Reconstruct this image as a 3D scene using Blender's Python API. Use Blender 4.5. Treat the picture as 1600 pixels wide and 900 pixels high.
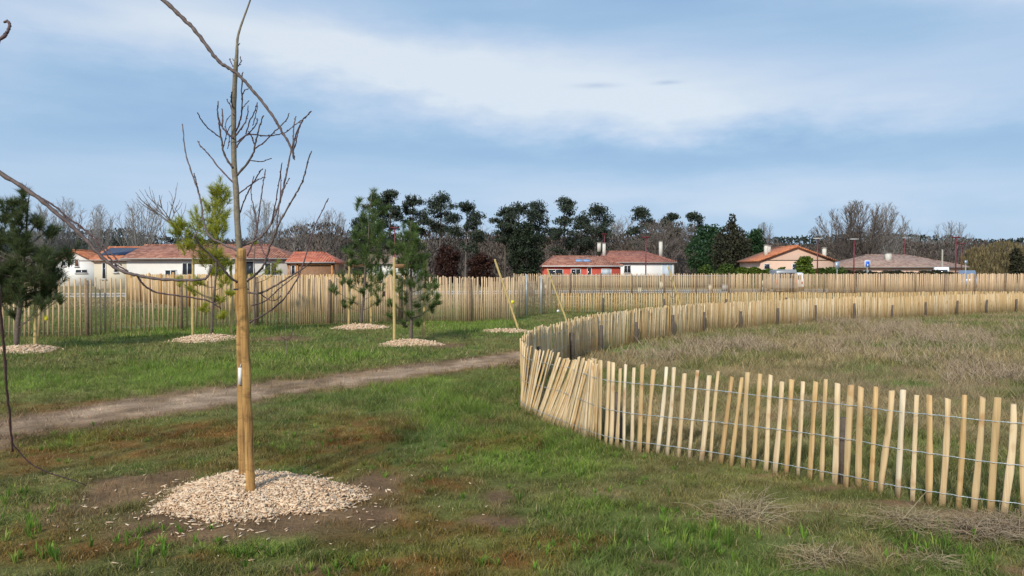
import bpy, math, random
import numpy as np
from mathutils import Vector

for o in list(bpy.data.objects):
    bpy.data.objects.remove(o)
SC = bpy.context.scene
COL = SC.collection
R = math.radians

# ------------------------------------------------------------------ camera
F = 1156.0
EYE = 1.65
PITCH = math.atan(23 / F)
cam_d = bpy.data.cameras.new("camera")
cam_d.sensor_width = 36.0
cam_d.lens = F / 1600 * 36
cam_d.clip_start = 0.05
cam_d.clip_end = 5000
cam = bpy.data.objects.new("camera", cam_d)
cam.location = (0, 0, EYE)
cam.rotation_euler = (math.pi / 2 - PITCH, 0, 0)
COL.objects.link(cam)
SC.camera = cam

# ------------------------------------------------------------------ sun, sky, exposure
SUN_AZ = R(203)       # clockwise from +Y: behind the camera, to the left
SUN_EL = R(36)
sd = bpy.data.lights.new("sun", 'SUN')
sd.energy = 3.2
sd.angle = R(4)
sd.color = (1.0, 0.93, 0.82)
sun = bpy.data.objects.new("sun", sd)
sv = Vector((math.sin(SUN_AZ) * math.cos(SUN_EL), math.cos(SUN_AZ) * math.cos(SUN_EL), math.sin(SUN_EL)))
sun.rotation_euler = sv.to_track_quat('Z', 'Y').to_euler()
sun.location = (-20, -20, 30)
COL.objects.link(sun)

SC.view_settings.view_transform = 'Standard'
SC.view_settings.look = 'None'
SC.view_settings.exposure = 0.18
SC.view_settings.gamma = 1.0

class NT:
    """tiny node-tree helper"""
    def __init__(s, nt):
        s.nt = nt
    def n(s, t, **kw):
        nd = s.nt.nodes.new(t)
        for k, v in kw.items():
            setattr(nd, k, v)
        return nd
    def l(s, a, b):
        s.nt.links.new(a, b)
    def m(s, op, a, b=None, c=None, clamp=False):
        nd = s.n('ShaderNodeMath', operation=op, use_clamp=clamp)
        for i, v in enumerate((a, b, c)):
            if v is None:
                continue
            if isinstance(v, (int, float)):
                nd.inputs[i].default_value = v
            else:
                s.l(v, nd.inputs[i])
        return nd.outputs[0]
    def mix(s, fac, a, b, mode='MIX'):
        nd = s.n('ShaderNodeMix', data_type='RGBA', blend_type=mode)
        for sock, v in ((nd.inputs[0], fac), (nd.inputs[6], a), (nd.inputs[7], b)):
            if isinstance(v, (int, float)):
                sock.default_value = v
            elif isinstance(v, tuple):
                sock.default_value = (v[0], v[1], v[2], 1)
            else:
                s.l(v, sock)
        return nd.outputs[2]
    def ramp(s, fac, stops):
        nd = s.n('ShaderNodeValToRGB')
        el = nd.color_ramp.elements
        while len(el) < len(stops):
            el.new(0.5)
        for e, (p, c) in zip(el, stops):
            e.position = p
            e.color = (c[0], c[1], c[2], 1)
        s.l(fac, nd.inputs[0])
        return nd.outputs[0]
    def noise(s, vec, scale, detail=4, rough=0.55, col=False):
        nd = s.n('ShaderNodeTexNoise')
        nd.inputs['Scale'].default_value = scale
        nd.inputs['Detail'].default_value = detail
        nd.inputs['Roughness'].default_value = rough
        if vec is not None:
            s.l(vec, nd.inputs['Vector'])
        return nd.outputs[1 if col else 0]

world = bpy.data.worlds.new("World")
SC.world = world
world.use_nodes = True
wt = NT(world.node_tree)
world.node_tree.nodes.clear()
sky = wt.n('ShaderNodeTexSky', sky_type='NISHITA')
sky.sun_disc = False
sky.sun_elevation = SUN_EL
sky.sun_rotation = SUN_AZ
sky.air_density = 1.0
sky.dust_density = 1.5
sky.ozone_density = 1.5
geo = wt.n('ShaderNodeTexCoord')
sep = wt.n('ShaderNodeSeparateXYZ')
wt.l(geo.outputs['Generated'], sep.inputs[0])
az = wt.m('ARCTAN2', sep.outputs[0], sep.outputs[1])          # 0 = straight ahead
el = wt.m('ARCSINE', sep.outputs[2])
# soft warp
cmb = wt.n('ShaderNodeCombineXYZ')
wt.l(wt.m('MULTIPLY', az, 1.0), cmb.inputs[0])
wt.l(wt.m('MULTIPLY', el, 2.6), cmb.inputs[1])
nA = wt.noise(cmb.outputs[0], 2.6, 5, 0.5)
nB = wt.noise(cmb.outputs[0], 7.0, 7, 0.6)
cmb2 = wt.n('ShaderNodeCombineXYZ')
wt.l(wt.m('MULTIPLY', az, 2.2), cmb2.inputs[0])
wt.l(wt.m('MULTIPLY', el, 17.0), cmb2.inputs[1])
nC = wt.noise(cmb2.outputs[0], 1.6, 5, 0.5)
azw = wt.m('ADD', az, wt.m('MULTIPLY', wt.m('SUBTRACT', nA, 0.5), 0.30))
elw = wt.m('ADD', el, wt.m('MULTIPLY', wt.m('SUBTRACT', nB, 0.5), 0.075))
def blob(px, py, sx, sy, tilt=0.0, raw=False):
    a0 = math.atan((px - 800) / F)
    e0 = math.atan((427 - py) / F)
    sa, se = sx / F, sy / F
    da = wt.m('SUBTRACT', az if raw else azw, a0)
    de = wt.m('SUBTRACT', wt.m('SUBTRACT', el if raw else elw, e0), wt.m('MULTIPLY', da, tilt))
    a = wt.m('POWER', wt.m('MULTIPLY', da, 1 / sa), 2)
    # power of a negative base is undefined: square by multiplying
    qa = wt.m('MULTIPLY', wt.m('MULTIPLY', da, 1 / sa), wt.m('MULTIPLY', da, 1 / sa))
    qe = wt.m('MULTIPLY', wt.m('MULTIPLY', de, 1 / se), wt.m('MULTIPLY', de, 1 / se))
    return wt.m('EXPONENT', wt.m('MULTIPLY', wt.m('ADD', qa, qe), -1))
def total(lst):
    t = None
    for w, b in lst:
        v = wt.m('MULTIPLY', b, w)
        t = v if t is None else wt.m('ADD', t, v)
    return t
bright = total([(0.95, blob(760, 128, 400, 62, -0.10)), (0.55, blob(540, 90, 180, 40, -0.1)), (0.45, blob(1150, 170, 380, 55, -0.05)),
                (0.38, blob(120, 90, 330, 60, 0.0)), (0.8, blob(1620, 20, 170, 60, -0.3)),
                (0.30, blob(1150, 312, 420, 26, -0.02)), (0.22, blob(500, 330, 900, 60, 0.0)), (0.3, blob(250, 20, 130, 40))])
dark = total([(0.85, blob(760, 8, 330, 50, 0.0)), (0.75, blob(330, 178, 330, 42, -0.12)), (1.15, blob(1150, 248, 500, 30, -0.02)),
              (0.6, blob(120, 235, 260, 40, 0.0)), (0.55, blob(1250, 40, 260, 45, -0.1))])
grey = total([(1.0, blob(20, 14, 80, 30, 0.0, True)), (0.7, blob(145, 24, 55, 13, -0.1, True)), (0.35, blob(930, 137, 34, 4, 0, True)), (0.4, blob(1040, 137, 20, 3, 0, True))])
wisps = wt.m('ADD', wt.m('MULTIPLY', wt.m('SUBTRACT', nB, 0.46), 0.65), wt.m('ADD', wt.m('MULTIPLY', wt.m('SUBTRACT', nA, 0.5), 0.5), wt.m('MULTIPLY', wt.m('SUBTRACT', nC, 0.5), 0.75)))
amt = wt.m('ADD', wt.m('SUBTRACT', bright, wt.m('MULTIPLY', dark, 0.55)), wisps)
amt = wt.m('ADD', wt.m('MULTIPLY', amt, 0.62), 0.38, clamp=True)
cloudcol = wt.ramp(amt, [(0.0, (0.268, 0.425, 0.645)), (0.28, (0.345, 0.505, 0.705)), (0.55, (0.455, 0.58, 0.755)), (1.0, (0.67, 0.74, 0.815))])
gfac = wt.m('MULTIPLY', grey, wt.m('MULTIPLY', wt.m('SUBTRACT', nB, 0.30), 4.5), clamp=True)
cloudcol = wt.mix(gfac, cloudcol, (0.235, 0.345, 0.575))
# a light veil towards the horizon
hz = wt.m('EXPONENT', wt.m('MULTIPLY', wt.m('ABSOLUTE', el), -13))
cloudcol = wt.mix(wt.m('MULTIPLY', hz, 0.55), cloudcol, (0.40, 0.585, 0.79))
bg1 = wt.n('ShaderNodeBackground')
wt.l(sky.outputs[0], bg1.inputs[0])
bg1.inputs[1].default_value = 0.10
bg2 = wt.n('ShaderNodeBackground')
wt.l(cloudcol, bg2.inputs[0])
bg2.inputs[1].default_value = 1.0
ms = wt.n('ShaderNodeMixShader')
ms.inputs[0].default_value = 0.9
wt.l(bg1.outputs[0], ms.inputs[1])
wt.l(bg2.outputs[0], ms.inputs[2])
wo = wt.n('ShaderNodeOutputWorld')
wt.l(ms.outputs[0], wo.inputs[0])

# ------------------------------------------------------------------ numeric helpers
random.seed(7)
rng = np.random.default_rng(11)

def hsh(ix, iy, s):
    v = np.sin(ix * 127.1 + iy * 311.7 + s * 74.7) * 43758.5453
    return v - np.floor(v)

def vn(x, y, s=0):
    x = np.asarray(x, float); y = np.asarray(y, float)
    ix = np.floor(x); iy = np.floor(y)
    fx = x - ix; fy = y - iy
    fx = fx * fx * (3 - 2 * fx); fy = fy * fy * (3 - 2 * fy)
    a = hsh(ix, iy, s); b = hsh(ix + 1, iy, s); c = hsh(ix, iy + 1, s); d = hsh(ix + 1, iy + 1, s)
    return (a * (1 - fx) + b * fx) * (1 - fy) + (c * (1 - fx) + d * fx) * fy

def fbm(x, y, s=0, o=4):
    t = 0; a = 0.5; n = 0
    for i in range(o):
        t = t + a * vn(x, y, s + i * 3.1); n += a
        x = np.asarray(x) * 2.03 + 5.2; y = np.asarray(y) * 2.03 + 1.3; a *= 0.5
    return t / n

def gh(x, y):
    """ground height"""
    x = np.asarray(x, float); y = np.asarray(y, float)
    fade = np.clip((60 - y) / 30, 0, 1)
    return ((fbm(x * 0.35, y * 0.35, 3, 3) - 0.5) * 0.10 + (fbm(x * 1.7, y * 1.7, 9, 3) - 0.5) * 0.035) * fade

def ray(px, py):
    u = (px - 800) / F; v = (450 - py) / F
    c, s = math.cos(PITCH), math.sin(PITCH)
    return (u, c + v * s, v * c - s)

def P(px, py, Y):
    d = ray(px, py)
    t = Y / d[1]
    return np.array((d[0] * t, Y, EYE + d[2] * t))

def G(px, py):
    d = ray(px, py)
    t = -EYE / d[2]
    x, y = d[0] * t, d[1] * t
    return (x, y)

def GZ(px, py):
    x, y = G(px, py)
    return np.array((x, y, float(gh(x, y))))

def atk(px, Y):
    x = (px - 800) / F * Y
    return np.array((x, Y, float(gh(x, Y))))

# ------------------------------------------------------------------ mesh builder
class MB:
    def __init__(s):
        s.v = []; s.f = {3: [], 4: []}; s.ng = []; s.c = []; s.n = 0; s.hascol = False
    def add(s, verts, tris=None, quads=None, col=None):
        verts = np.asarray(verts, float).reshape(-1, 3)
        s.v.append(verts)
        if tris is not None and len(tris):
            s.f[3].append(np.asarray(tris, np.int64) + s.n)
        if quads is not None and len(quads):
            s.f[4].append(np.asarray(quads, np.int64) + s.n)
        if col is not None:
            s.hascol = True
            col = np.asarray(col, float)
            if col.ndim == 1:
                col = np.tile(col, (len(verts), 1))
            s.c.append(col)
        else:
            s.c.append(np.ones((len(verts), 3)))
        s.n += len(verts)
        return s
    def poly(s, verts, faces):
        verts = np.asarray(verts, float)
        s.v.append(verts); s.c.append(np.ones((len(verts), 3)))
        for f in faces:
            s.ng.append([i + s.n for i in f])
        s.n += len(verts)
        return s
    def box(s, c, size, rz=0.0, tilt=None):
        hx, hy, hz = size[0] / 2, size[1] / 2, size[2] / 2
        v = np.array([(x * hx, y * hy, z * hz) for z in (-1, 1) for y in (-1, 1) for x in (-1, 1)])
        if rz:
            cs, sn = math.cos(rz), math.sin(rz)
            v = np.stack([v[:, 0] * cs - v[:, 1] * sn, v[:, 0] * sn + v[:, 1] * cs, v[:, 2]], 1)
        v = v + np.asarray(c)
        return s.add(v, quads=[(0, 2, 3, 1), (4, 5, 7, 6), (0, 1, 5, 4), (2, 6, 7, 3), (0, 4, 6, 2), (1, 3, 7, 5)])
    def tube(s, pts, rad, sides=6, cap=True, noise=0.0):
        pts = np.asarray(pts, float)
        n = len(pts)
        rad = np.full(n, rad, float) if np.isscalar(rad) else np.asarray(rad, float)
        tan = np.gradient(pts, axis=0)
        tan /= (np.linalg.norm(tan, axis=1, keepdims=True) + 1e-9)
        up = np.array((0, 0, 1.0)) if abs(tan[0][2]) < 0.9 else np.array((1.0, 0, 0))
        a = np.cross(tan[0], up); a /= np.linalg.norm(a)
        ang = np.arange(sides) * 2 * math.pi / sides
        rings = []
        for i in range(n):
            a = a - tan[i] * np.dot(a, tan[i]); a /= (np.linalg.norm(a) + 1e-9)
            b = np.cross(tan[i], a)
            r = rad[i]
            rr = r * (1 + noise * (rng.random(sides) - 0.5)) if noise else np.full(sides, r)
            rings.append(pts[i] + (np.cos(ang) * rr)[:, None] * a + (np.sin(ang) * rr)[:, None] * b)
        v = np.concatenate(rings)
        i = np.arange(n - 1)[:, None] * sides; j = np.arange(sides)[None, :]; j2 = (j + 1) % sides
        q = np.stack([i + j, i + j2, i + sides + j2, i + sides + j], -1).reshape(-1, 4)
        base = s.n
        s.add(v, quads=q)
        if cap:
            s.ng.append([base + k for k in range(sides)][::-1])
            s.ng.append([base + (n - 1) * sides + k for k in range(sides)])
        return s
    def build(s, name, mat, parent=None, origin=(0, 0, 0), smooth=False):
        me = bpy.data.meshes.new(name)
        V = (np.concatenate(s.v) if s.v else np.zeros((0, 3))) - np.asarray(origin, float)
        t = np.concatenate(s.f[3]) if s.f[3] else np.zeros((0, 3), np.int64)
        q = np.concatenate(s.f[4]) if s.f[4] else np.zeros((0, 4), np.int64)
        ng = s.ng
        loops = np.concatenate([t.ravel(), q.ravel(), np.array([i for f in ng for i in f], np.int64)])
        tot = np.concatenate([np.full(len(t), 3), np.full(len(q), 4), np.array([len(f) for f in ng], np.int64)]).astype(np.int64)
        start = np.concatenate([[0], np.cumsum(tot)[:-1]]) if len(tot) else tot
        me.vertices.add(len(V)); me.vertices.foreach_set('co', V.ravel())
        me.loops.add(len(loops)); me.loops.foreach_set('vertex_index', loops.astype(np.int32))
        me.polygons.add(len(tot)); me.polygons.foreach_set('loop_start', start.astype(np.int32))
        me.polygons.foreach_set('loop_total', tot.astype(np.int32))
        if smooth:
            me.polygons.foreach_set('use_smooth', np.ones(len(tot), bool))
        if s.hascol:
            ca = me.color_attributes.new('Col', 'FLOAT_COLOR', 'POINT')
            C = np.concatenate(s.c)
            ca.data.foreach_set('color', np.concatenate([C, np.ones((len(C), 1))], 1).ravel().astype(np.float32))
        me.materials.append(mat)
        me.update(calc_edges=True)
        me.validate()
        o = bpy.data.objects.new(name, me)
        COL.objects.link(o)
        if parent is not None:
            o.parent = parent
        else:
            o.location = origin
        return o

def tag(o, label=None, cat=None, group=None, kind=None):
    if label: o['label'] = label
    if cat: o['category'] = cat
    if group: o['group'] = group
    if kind: o['kind'] = kind
    return o

def thing(name, label, cat, loc, rz=0.0, group=None):
    o = bpy.data.objects.new(name, None)
    o.empty_display_size = 0.2
    COL.objects.link(o)
    o.location = tuple(float(a) for a in loc)
    o.rotation_euler = (0, 0, rz)
    return tag(o, label, cat, group)

# ------------------------------------------------------------------ materials
def newmat(name):
    m = bpy.data.materials.new(name)
    m.use_nodes = True
    nt = NT(m.node_tree)
    b = m.node_tree.nodes['Principled BSDF']
    return m, nt, b

def simple(name, c, rough=0.7, var=0.15, scale=8, bump=0.0, bscale=40, metal=0.0):
    m, t, b = newmat(name)
    tc = t.n('ShaderNodeTexCoord')
    n = t.noise(tc.outputs['Object'], scale, 5, 0.6)
    c2 = tuple(x * (1 - var) for x in c); c3 = tuple(min(1, x * (1 + var)) for x in c)
    t.l(t.ramp(n, [(0.3, c2), (0.7, c3)]), b.inputs['Base Color'])
    b.inputs['Roughness'].default_value = rough
    b.inputs['Metallic'].default_value = metal
    if bump:
        bp = t.n('ShaderNodeBump'); bp.inputs['Strength'].default_value = bump; bp.inputs['Distance'].default_value = 0.01
        t.l(t.noise(tc.outputs['Object'], bscale, 4, 0.6), bp.inputs['Height'])
        t.l(bp.outputs[0], b.inputs['Normal'])
    return m

def wood_mat(name, stops, grain=(60, 60, 3.0), rough=0.75, knot=True, weather=0.0):
    """split / round wood: colour differs from piece to piece, grain runs along z"""
    m, t, b = newmat(name)
    tc = t.n('ShaderNodeTexCoord'); g = t.n('ShaderNodeNewGeometry'); oi = t.n('ShaderNodeObjectInfo')
    rnd = t.m('FRACT', t.m('ADD', t.m('MULTIPLY', g.outputs['Random Per Island'], 7.31), oi.outputs['Random']))
    base = t.ramp(rnd, stops)
    mp = t.n('ShaderNodeMapping'); mp.inputs['Scale'].default_value = grain
    off = t.n('ShaderNodeVectorMath', operation='ADD')
    t.l(tc.outputs['Object'], off.inputs[0])
    cb = t.n('ShaderNodeCombineXYZ'); t.l(t.m('MULTIPLY', rnd, 13.0), cb.inputs[2]); t.l(cb.outputs[0], off.inputs[1])
    t.l(off.outputs[0], mp.inputs[0])
    n = t.noise(mp.outputs[0], 1.0, 5, 0.6)
    gr = t.m('MULTIPLY', t.m('SUBTRACT', n, 0.40), 3.2, clamp=True)
    c = t.mix(t.m('MULTIPLY', gr, 0.8), base, t.mix(1.0, base, (0.66, 0.57, 0.46), 'MULTIPLY'))
    if knot:
        mp2 = t.n('ShaderNodeMapping'); mp2.inputs['Scale'].default_value = (9, 9, 5.5)
        t.l(off.outputs[0], mp2.inputs[0])
        k = t.noise(mp2.outputs[0], 1.0, 2, 0.5)
        kf = t.m('MULTIPLY', t.m('SUBTRACT', k, 0.60, clamp=True), 5.0, clamp=True)
        c = t.mix(kf, c, (0.36, 0.17, 0.055))
    t.l(c, b.inputs['Base Color'])
    b.inputs['Roughness'].default_value = rough
    b.inputs['Specular IOR Level'].default_value = 0.25
    bp = t.n('ShaderNodeBump'); bp.inputs['Strength'].default_value = 0.5; bp.inputs['Distance'].default_value = 0.004
    t.l(n, bp.inputs['Height']); t.l(bp.outputs[0], b.inputs['Normal'])
    return m

def stake_mat(name, ca, cb, dark):
    m, t, b = newmat(name)
    tc = t.n('ShaderNodeTexCoord')
    mp = t.n('ShaderNodeMapping'); mp.inputs['Scale'].default_value = (55, 55, 2.2); t.l(tc.outputs['Object'], mp.inputs[0])
    g = t.noise(mp.outputs[0], 1.0, 6, 0.65)
    c = t.ramp(g, [(0.30, dark), (0.45, ca), (0.62, cb)])
    mp2 = t.n('ShaderNodeMapping'); mp2.inputs['Scale'].default_value = (6, 6, 14); t.l(tc.outputs['Object'], mp2.inputs[0])
    k = t.noise(mp2.outputs[0], 1.0, 5, 0.7)
    kf = t.m('MULTIPLY', t.m('SUBTRACT', k, 0.52, clamp=True), 7.0, clamp=True)
    c = t.mix(t.m('MULTIPLY', kf, 0.65), c, dark)
    n3 = t.noise(tc.outputs['Object'], 3.5, 3, 0.5)
    c = t.mix(1.0, c, t.ramp(n3, [(0.3, (0.68, 0.66, 0.66)), (0.7, (1.12, 1.1, 1.05))]), 'MULTIPLY')
    t.l(c, b.inputs['Base Color']); b.inputs['Roughness'].default_value = 0.85; b.inputs['Specular IOR Level'].default_value = 0.15
    bp = t.n('ShaderNodeBump'); bp.inputs['Strength'].default_value = 1.0; bp.inputs['Distance'].default_value = 0.008
    t.l(g, bp.inputs['Height']); t.l(bp.outputs[0], b.inputs['Normal'])
    return m

def leaf_mat(name, stops, trans=0.25, rough=0.6):
    m, t, b = newmat(name)
    g = t.n('ShaderNodeNewGeometry')
    tc = t.n('ShaderNodeTexCoord')
    n = t.noise(tc.outputs['Object'], 0.9, 3, 0.5)
    r = t.m('ADD', t.m('MULTIPLY', g.outputs['Random Per Island'], 0.6), t.m('MULTIPLY', n, 0.4))
    c = t.ramp(r, stops)
    t.l(c, b.inputs['Base Color'])
    b.inputs['Roughness'].default_value = rough
    b.inputs['Specular IOR Level'].default_value = 0.2
    if trans:
        tr = t.n('ShaderNodeBsdfTranslucent'); t.l(c, tr.inputs[0])
        mx = t.n('ShaderNodeMixShader'); mx.inputs[0].default_value = trans
        t.l(b.outputs[0], mx.inputs[1]); t.l(tr.outputs[0], mx.inputs[2])
        t.l(mx.outputs[0], m.node_tree.nodes['Material Output'].inputs[0])
    return m

def attr_mat(name, trans=0.3, rough=0.7, bump=False):
    m, t, b = newmat(name)
    a = t.n('ShaderNodeAttribute'); a.attribute_name = 'Col'
    c = a.outputs['Color']
    if bump:
        tc = t.n('ShaderNodeTexCoord')
        n1 = t.noise(tc.outputs['Object'], 3.0, 8, 0.7)
        n2 = t.noise(tc.outputs['Object'], 34.0, 5, 0.7)
        k = t.ramp(t.m('ADD', t.m('MULTIPLY', n1, 0.5), t.m('MULTIPLY', n2, 0.5)), [(0.32, (0.5, 0.5, 0.5)), (0.68, (1.45, 1.4, 1.35))])
        c = t.mix(1.0, c, k, 'MULTIPLY')
        bp = t.n('ShaderNodeBump'); bp.inputs['Strength'].default_value = 0.9; bp.inputs['Distance'].default_value = 0.03
        t.l(n2, bp.inputs['Height']); t.l(bp.outputs[0], b.inputs['Normal'])
    t.l(c, b.inputs['Base Color'])
    b.inputs['Roughness'].default_value = rough
    b.inputs['Specular IOR Level'].default_value = 0.15
    if trans:
        tr = t.n('ShaderNodeBsdfTranslucent'); t.l(c, tr.inputs[0])
        mx = t.n('ShaderNodeMixShader'); mx.inputs[0].default_value = trans
        t.l(b.outputs[0], mx.inputs[1]); t.l(tr.outputs[0], mx.inputs[2])
        t.l(mx.outputs[0], m.node_tree.nodes['Material Output'].inputs[0])
    return m

def tile_mat(name, ca, cb, cc):
    m, t, b = newmat(name)
    tc = t.n('ShaderNodeTexCoord')
    mp = t.n('ShaderNodeMapping'); mp.inputs['Scale'].default_value = (1, 1, 1.9)
    t.l(tc.outputs['Object'], mp.inputs[0])
    vo = t.n('ShaderNodeTexVoronoi'); vo.inputs['Scale'].default_value = 3.2
    t.l(mp.outputs[0], vo.inputs['Vector'])
    s = t.n('ShaderNodeSeparateColor'); t.l(vo.outputs['Color'], s.inputs[0])
    n = t.noise(tc.outputs['Object'], 0.8, 4, 0.6)
    r = t.m('ADD', t.m('MULTIPLY', s.outputs[0], 0.6), t.m('MULTIPLY', n, 0.45))
    t.l(t.ramp(r, [(0.2, ca), (0.5, cb), (0.9, cc)]), b.inputs['Base Color'])
    b.inputs['Roughness'].default_value = 0.85
    wv = t.n('ShaderNodeTexWave', wave_type='BANDS', bands_direction='X'); wv.inputs['Scale'].default_value = 1.35
    t.l(tc.outputs['Object'], wv.inputs['Vector'])
    bp = t.n('ShaderNodeBump'); bp.inputs['Strength'].default_value = 0.7; bp.inputs['Distance'].default_value = 0.06
    t.l(wv.outputs[1], bp.inputs['Height']); t.l(bp.outputs[0], b.inputs['Normal'])
    return m

M = {}
M['picket'] = wood_mat('split chestnut', [(0.0, (0.54, 0.36, 0.17)), (0.2, (0.66, 0.48, 0.26)), (0.45, (0.76, 0.60, 0.38)), (0.6, (0.58, 0.42, 0.22)), (0.8, (0.64, 0.43, 0.20)), (1.0, (0.80, 0.68, 0.49))])
M['picket_pale'] = wood_mat('weathering split chestnut', [(0.0, (0.50, 0.35, 0.215)), (0.2, (0.70, 0.51, 0.32)), (0.45, (0.58, 0.43, 0.285)), (0.7, (0.76, 0.545, 0.32)), (0.85, (0.42, 0.305, 0.215)), (1.0, (0.80, 0.62, 0.41))], knot=False)
M['picket_gold'] = wood_mat('golden split chestnut', [(0.0, (0.50, 0.33, 0.155)), (0.4, (0.66, 0.47, 0.24)), (0.7, (0.57, 0.38, 0.17)), (1.0, (0.72, 0.55, 0.31))], knot=False)
M['post'] = simple('dark old post', (0.105, 0.082, 0.066), 0.85, 0.35, 22, 0.6, 60)
M['post_brown'] = simple('brown post', (0.22, 0.15, 0.095), 0.8, 0.3, 14, 0.5, 60)
M['post_orange'] = wood_mat('orange sawn post', [(0.0, (0.50, 0.30, 0.12)), (1.0, (0.58, 0.37, 0.16))])
M['stake'] = stake_mat('round yellow pine stake', (0.42, 0.235, 0.085), (0.56, 0.35, 0.14), (0.15, 0.085, 0.04))
M['stake_far'] = simple('pale stake wood', (0.50, 0.37, 0.15), 0.8, 0.15, 10)
M['crossbar'] = simple('brown rail wood', (0.27, 0.15, 0.07), 0.8, 0.2, 10)
M['wire'] = simple('galvanised wire', (0.50, 0.56, 0.58), 0.45, 0.1, 30, metal=0.35)
M['bark'] = simple('sapling bark', (0.20, 0.165, 0.115), 0.8, 0.35, 30, 0.5, 90)
M['twig'] = simple('dark red twig bark', (0.085, 0.045, 0.045), 0.6, 0.35, 40)
M['branch'] = simple('grey brown branch bark', (0.125, 0.088, 0.08), 0.65, 0.35, 30, 0.4, 70)
M['pine_bark'] = simple('young pine bark', (0.13, 0.10, 0.08), 0.85, 0.3, 25, 0.4, 60)
M['far_bark'] = simple('grey far bark', (0.12, 0.10, 0.09), 0.9, 0.2, 5)
M['pale_bark'] = simple('pale bare twigs', (0.24, 0.225, 0.215), 0.9, 0.2, 2)
M['dark_bark'] = simple('dark bare twigs', (0.15, 0.125, 0.11), 0.9, 0.2, 2)
M['needle_yellow'] = leaf_mat('yellow green needles', [(0.1, (0.18, 0.21, 0.025)), (0.5, (0.38, 0.40, 0.045)), (0.9, (0.56, 0.54, 0.07))], 0.35)
M['needle_dark'] = leaf_mat('dark needles', [(0.1, (0.06, 0.082, 0.035)), (0.6, (0.11, 0.14, 0.055)), (0.95, (0.17, 0.20, 0.08))], 0.35)
M['needle_mid'] = leaf_mat('mid green needles', [(0.1, (0.065, 0.11, 0.035)), (0.6, (0.12, 0.185, 0.05)), (0.95, (0.20, 0.27, 0.07))], 0.3)
M['far_pine'] = leaf_mat('far pine foliage', [(0.1, (0.022, 0.034, 0.026)), (0.55, (0.042, 0.058, 0.040)), (0.95, (0.095, 0.11, 0.06))], 0.1)
M['far_green'] = leaf_mat('far evergreen foliage', [(0.1, (0.012, 0.036, 0.014)), (0.6, (0.026, 0.065, 0.023)), (0.95, (0.05, 0.10, 0.035))], 0.1)
M['far_darkgreen'] = leaf_mat('dark evergreen foliage', [(0.1, (0.013, 0.022, 0.012)), (0.6, (0.026, 0.038, 0.02)), (0.95, (0.045, 0.058, 0.028))], 0.1)
M['far_conifer'] = leaf_mat('brownish conifer foliage', [(0.1, (0.022, 0.025, 0.014)), (0.6, (0.045, 0.045, 0.025)), (0.95, (0.075, 0.066, 0.036))], 0.1)
M['far_maroon'] = leaf_mat('maroon foliage', [(0.1, (0.022, 0.012, 0.010)), (0.6, (0.05, 0.022, 0.016)), (0.95, (0.10, 0.04, 0.025))], 0.1)
M['hedge'] = leaf_mat('hedge foliage', [(0.1, (0.03, 0.055, 0.012)), (0.6, (0.06, 0.10, 0.018)), (0.95, (0.11, 0.155, 0.025))], 0.15)
M['hedge_bright'] = leaf_mat('bright bush foliage', [(0.1, (0.05, 0.085, 0.012)), (0.6, (0.10, 0.15, 0.018)), (0.95, (0.17, 0.22, 0.03))], 0.15)
M['wood_pine'] = leaf_mat('far pine wood', [(0.1, (0.022, 0.032, 0.028)), (0.6, (0.038, 0.048, 0.038)), (0.95, (0.058, 0.065, 0.05))], 0.1)
M['wood_bare'] = leaf_mat('far bare wood', [(0.1, (0.06, 0.047, 0.040)), (0.6, (0.105, 0.082, 0.068)), (0.95, (0.16, 0.13, 0.11))], 0.1)
M['scrub'] = leaf_mat('ochre scrub', [(0.1, (0.08, 0.065, 0.03)), (0.6, (0.16, 0.125, 0.06)), (0.95, (0.26, 0.21, 0.10))], 0.1)
M['grass'] = attr_mat('grass blades', 0.35)
M['soil'] = attr_mat('soil and turf', 0.0, 0.95, True)
M['chips'] = leaf_mat('wood chips', [(0.05, (0.20, 0.12, 0.07)), (0.22, (0.44, 0.29, 0.18)), (0.45, (0.66, 0.47, 0.31)), (0.7, (0.78, 0.62, 0.44)), (0.95, (0.56, 0.47, 0.38))], 0.0, 0.8)
M['weed'] = leaf_mat('dry weed stems', [(0.0, (0.22, 0.165, 0.10)), (0.5, (0.37, 0.295, 0.18)), (1.0, (0.52, 0.43, 0.27))], 0.1)
M['weed_grey'] = leaf_mat('grey dead stems', [(0.0, (0.19, 0.14, 0.095)), (0.5, (0.34, 0.26, 0.175)), (1.0, (0.48, 0.38, 0.26))], 0.1)
M['white_wall'] = simple('white render', (0.68, 0.66, 0.62), 0.85, 0.05, 1.5)
M['bright_wall'] = simple('bright white render', (0.78, 0.77, 0.74), 0.85, 0.04, 1.5)
M['cream_wall'] = simple('cream render', (0.62, 0.56, 0.44), 0.85, 0.05, 1.5)
M['red_wall'] = simple('red render', (0.50, 0.085, 0.055), 0.85, 0.10, 1.5)
M['pink_wall'] = simple('pink render', (0.66, 0.46, 0.35), 0.85, 0.05, 1.5)
M['brown_board'] = simple('brown boards', (0.26, 0.14, 0.075), 0.8, 0.2, 5)
M['orange_board'] = simple('orange timber', (0.50, 0.22, 0.07), 0.8, 0.15, 5)
M['tile_orange'] = tile_mat('orange tiles', (0.36, 0.11, 0.05), (0.50, 0.17, 0.075), (0.62, 0.26, 0.13))
M['tile_red'] = tile_mat('mottled red tiles', (0.17, 0.068, 0.045), (0.31, 0.125, 0.082), (0.45, 0.225, 0.15))
M['tile_brown'] = tile_mat('red brown tiles', (0.19, 0.07, 0.05), (0.28, 0.105, 0.075), (0.38, 0.165, 0.115))
M['tile_bright'] = tile_mat('bright red tiles', (0.34, 0.09, 0.05), (0.47, 0.14, 0.08), (0.58, 0.21, 0.13))
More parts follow.
